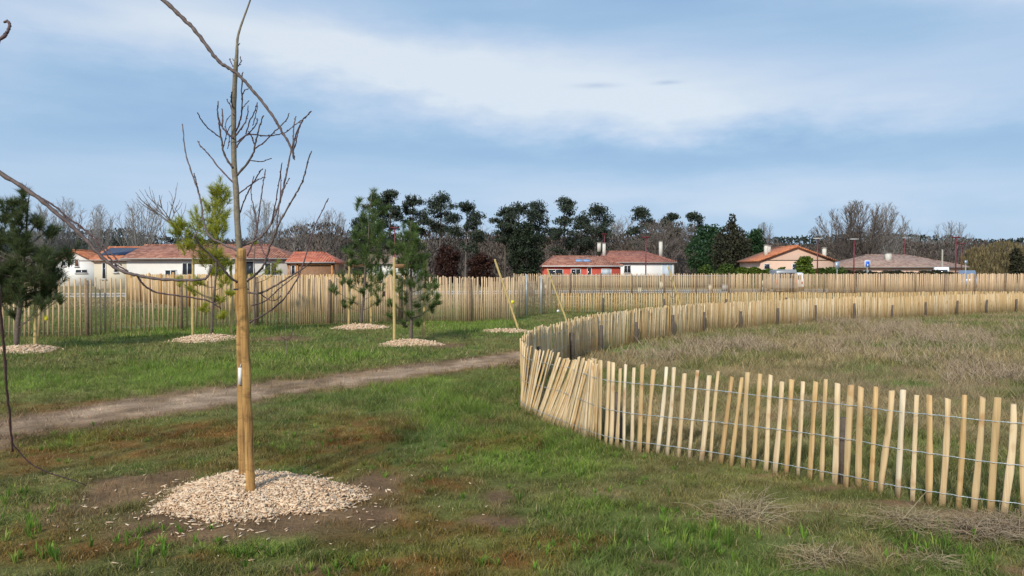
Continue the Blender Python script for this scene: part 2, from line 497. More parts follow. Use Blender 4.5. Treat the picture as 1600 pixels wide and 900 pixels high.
M['tile_pink'] = tile_mat('weathered pinkish tiles', (0.20, 0.125, 0.10), (0.31, 0.205, 0.165), (0.42, 0.30, 0.245))
M['frame_white'] = simple('white joinery', (0.75, 0.75, 0.74), 0.5, 0.03, 3)
M['frame_grey'] = simple('grey fascia', (0.36, 0.33, 0.31), 0.6, 0.08, 3)
M['shutter'] = simple('brown shutter', (0.15, 0.06, 0.04), 0.7, 0.1, 3)
M['garage'] = simple('blue grey garage door', (0.42, 0.50, 0.58), 0.6, 0.05, 3)
M['glass'] = simple('dark window glass', (0.025, 0.03, 0.04), 0.08, 0.1, 3)
M['solar'] = simple('solar cells', (0.012, 0.022, 0.06), 0.25, 0.2, 3)
M['skylight'] = simple('skylight glass', (0.25, 0.36, 0.55), 0.15, 0.1, 3)
M['chimney'] = simple('pale chimney render', (0.60, 0.58, 0.51), 0.85, 0.08, 3)
M['lamp_red'] = simple('dark red paint', (0.17, 0.018, 0.03), 0.45, 0.1, 3)
M['lamp_head'] = simple('pale lamp head', (0.5, 0.5, 0.5), 0.4, 0.1, 3)
M['sign_blue'] = simple('blue sign face', (0.02, 0.12, 0.62), 0.4, 0.05, 3)
M['sign_white'] = simple('white sign face', (0.75, 0.80, 0.85), 0.4, 0.03, 3)
M['sign_grey'] = simple('grey sign back', (0.34, 0.41, 0.50), 0.4, 0.05, 3, metal=0.3)
M['galv'] = simple('grey galvanised post', (0.40, 0.43, 0.43), 0.45, 0.1, 3, metal=0.4)
M['asphalt'] = simple('asphalt', (0.075, 0.077, 0.085), 0.9, 0.12, 2)
M['kerb'] = simple('pale kerb concrete', (0.36, 0.35, 0.32), 0.85, 0.08, 2)
M['box_cream'] = simple('cream cabinet plastic', (0.62, 0.54, 0.38), 0.6, 0.05, 3)
M['box_grey'] = simple('grey concrete', (0.42, 0.41, 0.39), 0.8, 0.08, 3)
M['yellow'] = simple('yellow plastic label', (0.75, 0.68, 0.03), 0.5, 0.05, 3)
M['pink'] = simple('pink plastic label', (0.38, 0.07, 0.20), 0.5, 0.05, 3)
M['white_tag'] = simple('white plastic label', (0.8, 0.8, 0.8), 0.5, 0.05, 3)
M['paint_grey'] = simple('grey vehicle paint', (0.30, 0.31, 0.32), 0.3, 0.03, 3, metal=0.3)
M['paint_white'] = simple('white vehicle paint', (0.74, 0.76, 0.78), 0.3, 0.02, 3)
M['paint_blue'] = simple('blue grey vehicle paint', (0.20, 0.26, 0.36), 0.3, 0.03, 3, metal=0.3)
M['rubber'] = simple('tyre rubber', (0.02, 0.02, 0.02), 0.8, 0.1, 3)
M['rim'] = simple('wheel rim', (0.4, 0.4, 0.4), 0.4, 0.1, 3, metal=0.8)
M['tail'] = simple('red lamp lens', (0.45, 0.02, 0.02), 0.3, 0.1, 3)
M['black'] = simple('black trim', (0.02, 0.02, 0.02), 0.6, 0.1, 3)

# ------------------------------------------------------------------ layout of the fences (image points of their feet on flat ground)
A_PX = [(1720, 832), (1590, 808), (1500, 798), (1400, 780), (1300, 757), (1200, 736), (1100, 719), (1000, 704), (940, 690), (900, 674),
        (855, 656), (830, 645), (815, 636), (817, 620), (824, 608), (836, 597), (856, 586), (880, 575), (910, 559), (950, 547), (1000, 536), (1075, 523),
        (1130, 515), (1250, 505), (1400, 497), (1590, 488), (1760, 484)]
B_PX = [(-160, 532), (0, 527), (100, 526), (200, 520), (300, 517), (400, 510), (500, 506), (600, 503), (700, 502), (803, 500)]
C_PX = [(197, 468), (250, 475), (300, 481), (370, 486), (450, 488), (545, 490), (640, 491)]
D_PX = [(868, 489), (1000, 489.5), (1250, 488), (1450, 485), (1760, 480)]
E_PX = [(803, 463), (1000, 460.5), (1300, 459.5), (1600, 458.5), (1760, 458)]
F_PX = [(806, 497), (830, 493), (864, 490)]

def resample(pts, n_per=40):
    """smooth polyline through world points"""
    pts = np.asarray(pts, float)
    out = []
    n = len(pts)
    for i in range(n - 1):
        p0 = pts[max(i - 1, 0)]; p1 = pts[i]; p2 = pts[i + 1]; p3 = pts[min(i + 2, n - 1)]
        for k in range(n_per):
            t = k / n_per
            out.append(0.5 * ((2 * p1) + (-p0 + p2) * t + (2 * p0 - 5 * p1 + 4 * p2 - p3) * t * t + (-p0 + 3 * p1 - 3 * p2 + p3) * t ** 3))
    out.append(pts[-1])
    return np.array(out)

A_W = resample([G(*p) for p in A_PX])
# ------------------------------------------------------------------ ground colours, by place
_pc = {}
def patch(x, y, px, py, rx, ry, soft=0.5):
    cx, cy = G(px, py)
    k = F / cy
    wx = rx / k
    y0 = G(px, py + ry)[1]; y1 = G(px, py - ry)[1]
    wy = (y1 - y0) / 2
    d = np.sqrt(((x - cx) / wx) ** 2 + ((y - (y0 + y1) / 2) / wy) ** 2)
    if _pc.get('x') is not x or _pc.get('y') is not y:
        _pc['x'] = x; _pc['y'] = y; _pc['n'] = (fbm(x * 2.2, y * 2.2, 31, 4) - 0.5) * 1.3
    d = d + _pc['n']
    return np.clip((1 + soft / 2 - d) / soft, 0, 1)

PATH_W = resample([G(*p) for p in [(-500, 745), (-200, 706), (0, 674), (200, 641), (400, 612), (600, 586), (760, 566), (830, 556), (930, 545)]], 12)
def path_dist(x, y):
    d = np.full(np.shape(x), 1e9)
    for i in range(len(PATH_W) - 1):
        a = PATH_W[i]; b = PATH_W[i + 1]
        ab = b - a; L = float(ab @ ab) + 1e-9
        t = np.clip(((x - a[0]) * ab[0] + (y - a[1]) * ab[1]) / L, 0, 1)
        dd = (x - a[0] - t * ab[0]) ** 2 + (y - a[1] - t * ab[1]) ** 2
        d = np.minimum(d, dd)
    return np.sqrt(d)

ENC = np.concatenate([A_W[::8], [[60, 34], [60, 3], [4.2, 4.2]]])
def inside(x, y):
    r = np.zeros(np.shape(x), bool)
    n = len(ENC)
    for i in range(n):
        x1, y1 = ENC[i]; x2, y2 = ENC[(i + 1) % n]
        if y1 == y2:
            continue
        c = ((y1 > y) != (y2 > y)) & (x < (x2 - x1) * (y - y1) / (y2 - y1) + x1)
        r ^= c
    return r

GB = 1.72
def lerp(a, b, t):
    return a * (1 - t[..., None]) + np.asarray(b) * t[..., None]

def field(x, y):
    """colour, grass density 0..1, grass height, dryness at a place on the ground"""
    x = np.asarray(x, float); y = np.asarray(y, float)
    n1 = fbm(x * 0.5, y * 0.5, 51, 4); n2 = fbm(x * 2.4, y * 2.4, 61, 4); n3 = fbm(x * 7, y * 7, 71, 3)
    c = np.tile(np.array((0.092, 0.104, 0.031)), x.shape + (1,))
    c = lerp(c, (0.075, 0.108, 0.026), np.clip((n1 - 0.42) * 5, 0, 1))
    c = lerp(c, (0.15, 0.135, 0.055), np.clip((n2 - 0.56) * 4, 0, 0.45))
    dens = np.clip(0.55 + (n2 - 0.4) * 1.6, 0.2, 1.0)
    hgt = 0.035 + 0.03 * np.clip((n1 - 0.4) * 3, 0, 1) + 0.015 * n3
    # bright clover-like patches
    g = np.zeros(x.shape)
    for p in [(400, 858, 70, 16), (700, 640, 60, 24), (820, 705, 110, 28), (540, 880, 60, 18), (40, 600, 90, 16), (270, 590, 160, 28), (620, 600, 90, 10), (920, 790, 60, 16),
              (1120, 830, 60, 16), (120, 690, 60, 14), (980, 640, 60, 14), (720, 510, 90, 9), (840, 610, 30, 8), (460, 560, 120, 14), (880, 730, 80, 16), (300, 520, 120, 8)]:
        g = np.maximum(g, patch(x, y, *p, soft=0.9))
    c = lerp(c, (0.092, 0.150, 0.025), g * 0.8)
    hgt = hgt * (1 + 0.5 * g); dens = np.clip(dens + 0.3 * g, 0, 1)
    # rusty mossy turf
    r = np.zeros(x.shape)
    for p in [(230, 690, 190, 26), (560, 680, 75, 30), (60, 860, 150, 36), (650, 826, 150, 34), (800, 868, 110, 22), (620, 890, 150, 20), (40, 720, 90, 24), (330, 872, 60, 10),
              (690, 760, 60, 16), (230, 840, 60, 16), (100, 640, 110, 12), (900, 850, 60, 14)]:
        r = np.maximum(r, patch(x, y, *p, soft=0.8) * 0.95)
    r = np.maximum(r, np.clip((fbm(x * 1.1, y * 1.1, 91, 4) - 0.60) * 5, 0, 0.6) * (x < 0.3) * (y < 9))
    r = r * (0.45 + 0.8 * np.clip((n3 - 0.3) * 2, 0, 1))
    r = np.clip(r, 0, 1)
    c = lerp(c, (0.118, 0.062, 0.018), r * 0.9)
    hgt = hgt * (1 - 0.45 * r)
    # bare earth
    s = np.zeros(x.shape)
    for p in [(370, 806, 235, 36), (185, 770, 90, 30), (585, 757, 42, 18), (265, 745, 45, 13), (780, 776, 34, 18), (770, 812, 60, 10), (490, 885, 45, 10), (1590, 893, 40, 14),
              (250, 635, 60, 5), (60, 790, 30, 8), (690, 540, 40, 5), (440, 530, 40, 4), (1020, 880, 40, 8), (1400, 789, 60, 6), (1300, 765, 60, 5), (1500, 806, 70, 6), (1200, 743, 40, 3)]:
        s = np.maximum(s, patch(x, y, *p, soft=0.55))
    pd = path_dist(x, y) + (fbm(x * 1.3, y * 1.3, 23, 4) - 0.5) * 0.95 + (fbm(x * 6, y * 6, 27, 3) - 0.5) * 0.35
    pth = np.clip((1.02 - pd) / 0.45, 0, 1)
    pale = np.clip((0.70 - pd) / 0.40, 0, 1)
    soil = np.array((0.125, 0.084, 0.046))
    c = lerp(c, soil, np.maximum(s, pth) * 0.92)
    c = lerp(c, (0.265, 0.208, 0.140), pth * pale * 0.9 * np.clip(n2 * 1.8 - 0.2, 0, 1))
    bare = np.maximum(s * 0.93, pth * (0.72 + 0.22 * pale))
    dens = dens * (1 - bare)
    # rough dry field inside the low fence, and beyond
    ins = inside(x, y)
    dry = np.clip((fbm(x * 0.75, y * 1.0, 41, 4) - 0.37) * 5, 0.1, 1) * ins
    far = np.clip((y - 33) / 6, 0, 1) * 0.8
    nearf = np.clip((8.4 - y) / 2.2, 0, 1)
    dry = np.maximum(dry * (1 - 0.8 * nearf), far)
    straw = lerp(np.tile(np.array((0.235, 0.19, 0.10)), x.shape + (1,)), (0.165, 0.14, 0.07), np.clip(n2 * 2 - 0.6, 0, 1))
    straw = lerp(straw, (0.19, 0.145, 0.10), np.clip((n1 - 0.5) * 4, 0, 0.7))
    c = c * (1 - dry[..., None] * 0.85) + straw * dry[..., None] * 0.85
    for p in [(795 * 0 + 1350, 580, 36, 7), (1420, 603, 50, 8), (990, 548, 70, 6)]:
        gg = patch(x, y, *p, soft=0.8)
        c = lerp(c, (0.075, 0.13, 0.025), gg)
    hgt = np.where(ins, 0.05 + 0.05 * n1 + 0.03 * n3, hgt)
    # dry growth along the fence foot in the right foreground
    fr = np.zeros(x.shape)
    for p in [(1430, 812, 110, 16), (1170, 815, 80, 26), (1540, 840, 90, 18), (1330, 870, 120, 16), (940, 700 + 70, 40, 8), (1300, 795, 80, 10)]:
        fr = np.maximum(fr, patch(x, y, *p, soft=1.0))
    c = lerp(c, (0.20, 0.165, 0.09), fr * 0.6)
    n4 = fbm(x * 4.2, y * 4.2, 83, 3)
    c = c * GB * np.array((1.05, 0.97, 1.0)) * (0.55 + 0.9 * n4[..., None])
    return c, dens, hgt, dry

# ------------------------------------------------------------------ the ground sheet
def axis(a, b, step, ext, grow=1.13):
    mid = list(np.arange(a, b + 1e-6, step))
    s = step; v = b; hi = []
    while v < ext:
        s *= grow; v += s; hi.append(v)
    s = step; v = a; lo = []
    while v > -ext:
        s *= grow; v -= s; lo.append(v)
    return np.array(lo[::-1] + mid + hi)
gx = axis(-7, 8, 0.07, 1800, 1.045)
gy = axis(2.6, 15, 0.07, 1800, 1.045)
X, Y = np.meshgrid(gx, gy)
C, D_, H_, DR = field(X, Y)
Z = gh(X, Y) + (fbm(X * 9, Y * 9, 5, 3) - 0.5) * 0.022 * np.clip((40 - Y) / 20, 0, 1)
nx, ny = len(gx), len(gy)
idx = np.arange(nx * ny).reshape(ny, nx)
q = np.stack([idx[:-1, :-1], idx[:-1, 1:], idx[1:, 1:], idx[1:, :-1]], -1).reshape(-1, 4)
mb = MB().add(np.stack([X, Y, Z], -1).reshape(-1, 3), quads=q, col=(C * 0.9).reshape(-1, 3))
tag(mb.build('ground', M['soil'], smooth=True), kind='structure')

# the estate road beyond the fences, with its kerb
def strip(name, pts, w, z, mat, hgt=0.0, kind='structure'):
    pts = resample(pts, 10); t = np.gradient(pts, axis=0); t /= np.linalg.norm(t, axis=1, keepdims=True)
    nrm = np.stack([-t[:, 1], t[:, 0]], 1)
    b = MB(); n = len(pts)
    l = pts + nrm * w / 2; r = pts - nrm * w / 2
    zz = np.full(n, z)
    if hgt:
        v = np.concatenate([np.c_[l, zz - 0.1], np.c_[l, zz + hgt], np.c_[r, zz + hgt], np.c_[r, zz - 0.1]])
        qs = []
        for k in range(3):
            for i in range(n - 1):
                qs.append((k * n + i, k * n + i + 1, (k + 1) * n + i + 1, (k + 1) * n + i))
    else:
        v = np.concatenate([np.c_[l, zz], np.c_[r, zz]])
        qs = [(i, n + i, n + i + 1, i + 1) for i in range(n - 1)]
    b.add(v, quads=qs)
    return tag(b.build(name, mat), kind=kind)
road = [(-120, 47), (-60, 51), (-30, 54), (0, 62), (30, 68), (80, 72), (150, 76)]
strip('road', road, 6.0, 0.014, M['asphalt'])
strip('kerb', [(x, y - 3.1) for x, y in road], 0.14, 0.0, M['kerb'], 0.11)
strip('kerb', [(x, y + 3.1) for x, y in road], 0.16, 0.0, M['kerb'], 0.13)

# ------------------------------------------------------------------ grass
def blades(n, x0, x1, y0, y1, wid, hs, wedge=True, seed=1, seg2=False, powr=1.0, dmin=0.0):
    r = np.random.default_rng(seed)
    y = y0 + (y1 - y0) * r.random(n) ** powr
    if wedge:
        half = y * 0.74 + 0.4
        x = (r.random(n) * 2 - 1) * half
    else:
        x = x0 + (x1 - x0) * r.random(n)
    c, d, h, dry = field(x, y)
    clump = fbm(x * 11, y * 11, 17, 2)
    keep = r.random(n) < np.clip(d * (0.35 + 1.3 * np.clip(clump * 1.6 - 0.3, 0, 1)), dmin, 1)
    x, y, c, h, dry, clump = x[keep], y[keep], c[keep], h[keep], dry[keep], clump[keep]
    n = len(x)
    z = gh(x, y)
    h = h * hs * (0.4 + 1.0 * r.random(n)) * (0.35 + 1.5 * clump * clump + .3 * clump)
    a = r.random(n) * 2 * math.pi
    lean = (0.25 + 0.9 * r.random(n)) * h
    ax, ay = np.cos(a) * lean, np.sin(a) * lean
    b = r.random(n) * 2 * math.pi
    w = wid * (0.6 + 0.8 * r.random(n))
    bx, by = np.cos(b) * w / 2, np.sin(b) * w / 2
    jit = (0.62 + 0.85 * r.random(n))[:, None]
    hue = np.stack([1 + 0.35 * (r.random(n) - 0.45), np.ones(n), 1 + 0.3 * (r.random(n) - 0.5)], 1)
    straw = r.random(n) < (0.09 + 0.5 * dry)
    col = c * jit * hue * 1.12
    col[straw] = np.array((0.46, 0.37, 0.20)) * (0.45 + 0.7 * r.random(straw.sum()))[:, None]
    base = np.stack([x, y, z - 0.005], 1)
    side = np.stack([bx, by, np.zeros(n)], 1)
    if seg2:
        mid = base + np.stack([ax * 0.3, ay * 0.3, h * 0.6], 1)
        tip = base + np.stack([ax, ay, h * 0.95], 1)
        V = np.stack([base - side, base + side, mid - side * 0.8, mid + side * 0.8, tip], 1).reshape(-1, 3)
        k = np.arange(n)[:, None] * 5
        tr = k + np.array([[2, 3, 4]]); qd = k + np.array([[0, 1, 3, 2]])
        return V, tr, qd, np.repeat(col, 5, 0)
    tip = base + np.stack([ax, ay, h], 1)
    V = np.stack([base - side, base + side, tip], 1).reshape(-1, 3)
    k = np.arange(n)[:, None] * 3
    return V, k + np.array([[0, 1, 2]]), None, np.repeat(col, 3, 0)

gm = MB()
for args in [dict(n=420000, x0=0, x1=0, y0=3.3, y1=7.5, wid=0.0042, hs=0.78, seed=1, seg2=True, powr=1.15),
             dict(n=380000, x0=0, x1=0, y0=7.3, y1=13, wid=0.0075, hs=0.88, seed=2, powr=1.1),
             dict(n=300000, x0=0, x1=0, y0=12.5, y1=34, wid=0.018, hs=1.25, seed=3, powr=1.25),
             dict(n=90000, x0=-20, x1=20, y0=33, y1=60, wid=0.05, hs=1.8, seed=4, wedge=True)]:
    V, t_, q_, c_ = blades(**args)
    gm.add(V, tris=t_, quads=q_, col=c_)
tag(gm.build('grass', M['grass']), 'short tufted green and rusty grass over the meadow', 'grass', kind='stuff')

# taller green tufts and broad weeds in the near turf
def tuft(b, x, y, h, n, spread, w, col, r):
    z = float(gh(x, y))
    for _ in range(n):
        a = r.random() * 2 * math.pi; l = h * (0.5 + 0.6 * r.random()); s = spread * r.random()
        dx, dy = math.cos(a), math.sin(a)
        p0 = np.array((x + dx * s * 0.3, y + dy * s * 0.3, z - 0.005))
        p1 = p0 + np.array((dx * s * 0.5, dy * s * 0.5, l * 0.65)); p2 = p0 + np.array((dx * s * 1.3, dy * s * 1.3, l))
        sd = np.array((-dy, dx, 0)) * w * (0.6 + 0.6 * r.random()) / 2
        j = 0.7 + 0.6 * r.random()
        b.add([p0 - sd, p0 + sd, p1 - sd, p1 + sd, p2], tris=[(2, 3, 4)], quads=[(0, 1, 3, 2)], col=np.array(col) * j)
tm = MB(); rr = random.Random(5)
for (px, py, sx, sy, n, hh) in [(390, 860, 70, 12, 26, .05), (720, 650, 60, 26, 34, .06), (830, 705, 110, 30, 60, .07), (40, 850, 60, 40, 16, .09), (210, 850, 80, 30, 24, .08),
                            (540, 885, 60, 12, 22, .06), (1100, 845, 120, 40, 46, .08), (1480, 850, 100, 25, 30, .08), (40, 780, 60, 20, 14, .07), (560, 560, 12, 6, 8, .12),
                            (120, 690, 90, 30, 26, .05), (960, 780, 120, 30, 40, .05), (620, 700, 160, 60, 50, .05), (900, 860, 140, 30, 40, .05), (440, 700, 60, 20, 20, .06), (75, 872, 12, 6, 5, .08)]:
    for _ in range(n):
        x, y = G(px + rr.gauss(0, sx * .6), py + rr.gauss(0, sy * .6))
        tuft(tm, x, y, hh * (0.6 + 0.8 * rr.random()), 14, 0.05, 0.006, rr.choice([(0.15, 0.28, 0.035), (0.19, 0.30, 0.045), (0.11, 0.20, 0.03), (0.27, 0.34, 0.07)]), rr)
tag(tm.build('grass_tufts', M['grass']), 'brighter green tufts standing up from the short turf', 'grass tufts', kind='stuff')

# low dead growth in the dry field behind the low fence
dm = MB(); r_ = np.random.default_rng(21)
cl = []
for (px, py, sx, sy, n) in [(1500, 530, 110, 20, 90), (1400, 520, 60, 12, 50), (1130, 545, 90, 8, 50), (1560, 590, 50, 12, 26), (1300, 540, 200, 22, 60), (1050, 560, 60, 8, 20), (1350, 508, 90, 4, 40), (1480, 575, 90, 16, 26)]:
    for _ in range(n):
        cl.append(G(px + r_.normal() * sx * .55, max(505, py + r_.normal() * sy * .55)))
for (x, y) in cl:
    if not bool(inside(np.array([x]), np.array([y]))[0]) or y < 7.2:
        continue
    z = float(gh(x, y)); H = 0.16 + 0.22 * r_.random(); n = 16
    for _ in range(n):
        a = r_.random() * 6.28; s = H * (0.2 + 0.8 * r_.random())
        p0 = np.array((x + r_.normal() * .06, y + r_.normal() * .06, z)); p2 = p0 + np.array((math.cos(a) * s, math.sin(a) * s, H * (0.35 + 0.65 * r_.random())))
        w = 0.008; sdv = np.array((w, 0, 0))
        dm.add([p0 - sdv, p0 + sdv, p2], tris=[(0, 1, 2)])
        for _ in range(2):
            q0 = p0 + (p2 - p0) * (0.4 + 0.5 * r_.random()); q1 = q0 + r_.normal(size=3) * 0.06
            dm.add([q0 - sdv * .6, q0 + sdv * .6, q1], tris=[(0, 1, 2)])
tag(dm.build('dead_weeds', M['weed_grey']), 'grey brown dead weeds in the dry field behind the low fence', 'dead weeds', kind='stuff')

# ------------------------------------------------------------------ fences
def picket_mesh(b, base, t, H, w, th, lean, r, levels=5, fine=True, lean_xy=None):
    """one split chestnut pale standing at base; t = direction of the fence"""
    nrm = np.array((-t[1], t[0], 0)); t3 = np.array((t[0], t[1], 0))
    up = np.array((0, 0, 1.0)) + t3 * lean + nrm * r.gauss(0, 0.012)
    if lean_xy is not None:
        up = up + np.array((lean_xy[0], lean_xy[1], 0))
    up /= np.linalg.norm(up)
    if fine:
        sec = [(-.5, -.45), (.1, -.62), (.5, -.35), (.45, .45), (-.1, .5), (-.5, .3)]
        sec = [(a + r.gauss(0, .09), c + r.gauss(0, .12)) for a, c in sec]
    else:
        sec = [(-.5, -.5), (.5, -.5), (.5, .5), (-.5, .5)]
    m = len(sec)
    vs = []
    bx, by = r.gauss(0, 0.007), r.gauss(0, 0.006)
    ph = r.random() * 6
    for i in range(levels):
        f = i / (levels - 1)
        off = t3 * (math.sin(f * 3.1 + ph) * bx) + nrm * math.sin(f * 2.5 + ph) * by
        ww = w * (1.0 + (r.gauss(0, .09) if fine else 0)) * (1.0 - 0.12 * f); tt = th * (1.0 - 0.15 * f)
        z = f * H
        for (a, c) in sec:
            dz = (a * r_top[0] + c * r_top[1]) * w if (i == levels - 1 and fine) else 0
            vs.append(base + up * (z + dz) + t3 * a * ww + nrm * c * tt + off)
    base_i = b.n
    i = np.arange(levels - 1)[:, None] * m; j = np.arange(m)[None, :]; j2 = (j + 1) % m
    qd = np.stack([i + j, i + j2, i + m + j2, i + m + j], -1).reshape(-1, 4)
    b.add(vs, quads=qd)
    b.ng.append([base_i + k for k in range(m)][::-1]); b.ng.append([base_i + (levels - 1) * m + k for k in range(m)])
r_top = (0, 0)

def fence(name, label, path, H, spacing, mat, seed, wires=(0.8, 0.45, 0.1), wire_r=0.0016, fine=False, posts=(2.0, 0.6, 0.04, 'post', 1), w=(0.038, 0.052), lean=None, group=None, skipz=None, embed=0.0, hj=0.02, dens_jit=0.12, twist=False):
    global r_top
    r = random.Random(seed)
    path = np.asarray(path)
    seg = np.linalg.norm(np.diff(path, axis=0), axis=1); S = np.concatenate([[0], np.cumsum(seg)])
    L = S[-1]
    def at(s):
        return np.array((np.interp(s, S, path[:, 0]), np.interp(s, S, path[:, 1])))
    def tan(s):
        d = at(min(s + .05, L)) - at(max(s - .05, 0)); return d / (np.linalg.norm(d) + 1e-9)
    root_xy = at(0)
    org = np.array((root_xy[0], root_xy[1], float(gh(*root_xy))))
    root = thing(name, label, 'fence', org, 0, group)
    items = []
    s = 0.03
    while s < L:
        p = at(s); items.append((s, p))
        s += spacing(s, p) * (1 + r.uniform(-dens_jit, dens_jit))
    order = sorted(range(len(items)), key=lambda i: items[i][1][1])
    big = set(order[:99]) if len(items) > 100 else set(order)
    rest = MB()
    for i, (s, p) in enumerate(items):
        t = tan(s)
        hh = H * (1 + r.uniform(-hj, hj)); z = float(gh(*p)) - 0.01
        ww = r.uniform(*w); r_top = (r.gauss(0, .12), r.gauss(0, .2))
        ln = r.gauss(0.0, 0.009 if fine else 0.012); lxy = lean(s, p, r) if lean else None
        b = MB() if i in big else rest
        picket_mesh(b, np.array((p[0], p[1], z)), t, hh, ww, ww * 0.42, ln, r, 6 if fine and p[1] < 12 else (3 if fine else 2), fine and p[1] < 14, lxy)
        if i in big:
            b.build('picket', mat, root, org)
    if rest.n:
        tag(rest.build('pickets', mat, root, org), kind='stuff')
    # wires
    for f in wires:
        if twist:
            for ph in (1, -1):
                pts = []
                for i, (s, p) in enumerate(items):
                    if p[1] > 16: break
                    t = tan(s); nrm = np.array((-t[1], t[0]))
                    sg = ph
                    sag = 0.006 * math.sin(s * 2.1 + f * 9)
                    lx = lean_at(s, p) if lean else (0, 0)
                    c = p + nrm * 0.018 * sg + np.array(lx) * f * H
                    pts.append((c[0], c[1], gh(*p) + f * H + sag))
                    if i + 1 < len(items):
                        m_ = (p + items[i + 1][1]) / 2 + np.array(lx) * f * H
                        pts.append((m_[0] + nrm[0] * 0.002 * sg, m_[1] + nrm[1] * 0.002 * sg, gh(*p) + f * H + sag + 0.003 * ph))
                MBw = MB().tube(pts, wire_r, 4); MBw.build('wire', M['wire'], root, org)
        else:
            ss = np.arange(0, L, 0.5); pts = []
            for s in ss:
                p = at(s); t = tan(s); nrm = np.array((-t[1], t[0])) * 0.018
                pts.append((p[0] + nrm[0], p[1] + nrm[1], gh(*p) + f * H))
            MB().tube(pts, wire_r, 4).build('wire', M['wire'], root, org)
    # posts
    if posts:
        every, ph, pr, pm, side = posts
        s = every * 0.75
        while s < L:
            p = at(s); t = tan(s); nrm = np.array((-t[1], t[0])) * side * (pr + 0.035)
            q0 = p + nrm; z = float(gh(*q0))
            hh = ph * r.uniform(.92, 1.06)
            b = MB().tube([(q0[0], q0[1], z - 0.1), (q0[0] + r.gauss(0, .004), q0[1], z + hh * .5), (q0[0] + r.gauss(0, .01), q0[1], z + hh)], [pr, pr * 1.02, pr * .95], 8, noise=.12)
            b.build('post', M[pm], root, org)
            s += every * r.uniform(.97, 1.03)
    return root, items, at

# arc length of the bend, to steer spacing and lean of the low fence
segA = np.linalg.norm(np.diff(A_W, axis=0), axis=1); SA = np.concatenate([[0], np.cumsum(segA)])
def s_of_px(px_i):
    return float(np.interp(px_i * 40, np.arange(len(SA)), SA))
s0, s1, s2 = s_of_px(7), s_of_px(9), s_of_px(12)      # (1000..), (900..), (815..)
def sp_A(s, p):
    if s < s0: return 0.096
    if s < s_of_px(8): return 0.085
    if s < s_of_px(8.25): return 0.06
    if s < s_of_px(10.3): return 0.031
    if s < s2 + 0.3: return 0.044
    return 0.053
def lean_at(s, p):
    a = np.interp(s, [s_of_px(4), s_of_px(6), s_of_px(7), s_of_px(8), s_of_px(8.6), s1, s_of_px(10), s_of_px(11), s2, s2 + .5], [0.03, 0.09, .05, 0.03, 0.08, 0.20, 0.42, 0.30, 0.09, 0])
    return (a * 0.95, -a * 0.3)
def lean_A(s, p, r):
    a = lean_at(s, p)
    k = 1 + r.gauss(0, .12)
    return (a[0] * k + r.gauss(0, .004), a[1] * k)
fence('low_paling_fence', 'low new chestnut paling fence curving round the dry field, its pales leaning at the bend',
      A_W, 0.80, sp_A, M['picket'], 3, wires=(0.79, 0.45, 0.11), wire_r=0.0022, fine=True, posts=(2.15, 0.55, 0.040, 'post', -1), lean=lean_A, twist=True, dens_jit=0.06, w=(0.033, 0.046), hj=0.04)

def WP(px): return resample([G(*p) for p in px], 20)
fence('tall_paling_fence', 'tall weathered paling fence behind the young pines, open at left, dense in the middle',
      WP(B_PX), 1.53, lambda s, p: 0.125 if p[0] < -7.2 else 0.068, M['picket_pale'], 5, posts=(2.4, 1.56, 0.05, 'post_brown', -1), wire_r=0.002, w=(0.040, 0.058))
fence('golden_paling_fence', 'dense golden paling fence running off behind the open left end of the tall fence',
      WP(C_PX), 1.60, lambda s, p: 0.078, M['picket_gold'], 6, posts=(2.5, 1.62, 0.06, 'post_orange', -1), wire_r=0.003, w=(0.05, 0.062))
fence('short_paling_return', 'short open length of tall paling between the dense fence and the far low fence',
      WP(F_PX), 1.55, lambda s, p: 0.14, M['picket_pale'], 8, posts=(1.4, 1.58, 0.04, 'galv', -1), wire_r=0.003)
fence('far_low_paling_fence', 'far low orange paling fence running behind the curved one to the right edge',
      WP(D_PX), 0.84, lambda s, p: 0.105 if p[0] < 9 else 0.082, M['picket_gold'], 9, posts=(2.6, 0.6, 0.04, 'post', -1), wire_r=0.003, w=(0.04, 0.055))
def sp_E(s, p):
    return 0.15 if p[0] < 17 else (0.105 if p[0] < 25 else 0.082)
fence('farthest_paling_fence', 'farthest tall paling fence, just before the houses, thin in the middle, solid at right',
      WP(E_PX), 1.62, sp_E, M['picket_pale'], 10, posts=(2.6, 1.6, 0.05, 'post_brown', -1), wires=(0.9, 0.5, 0.06), wire_r=0.006, w=(0.055, 0.075), hj=.03)

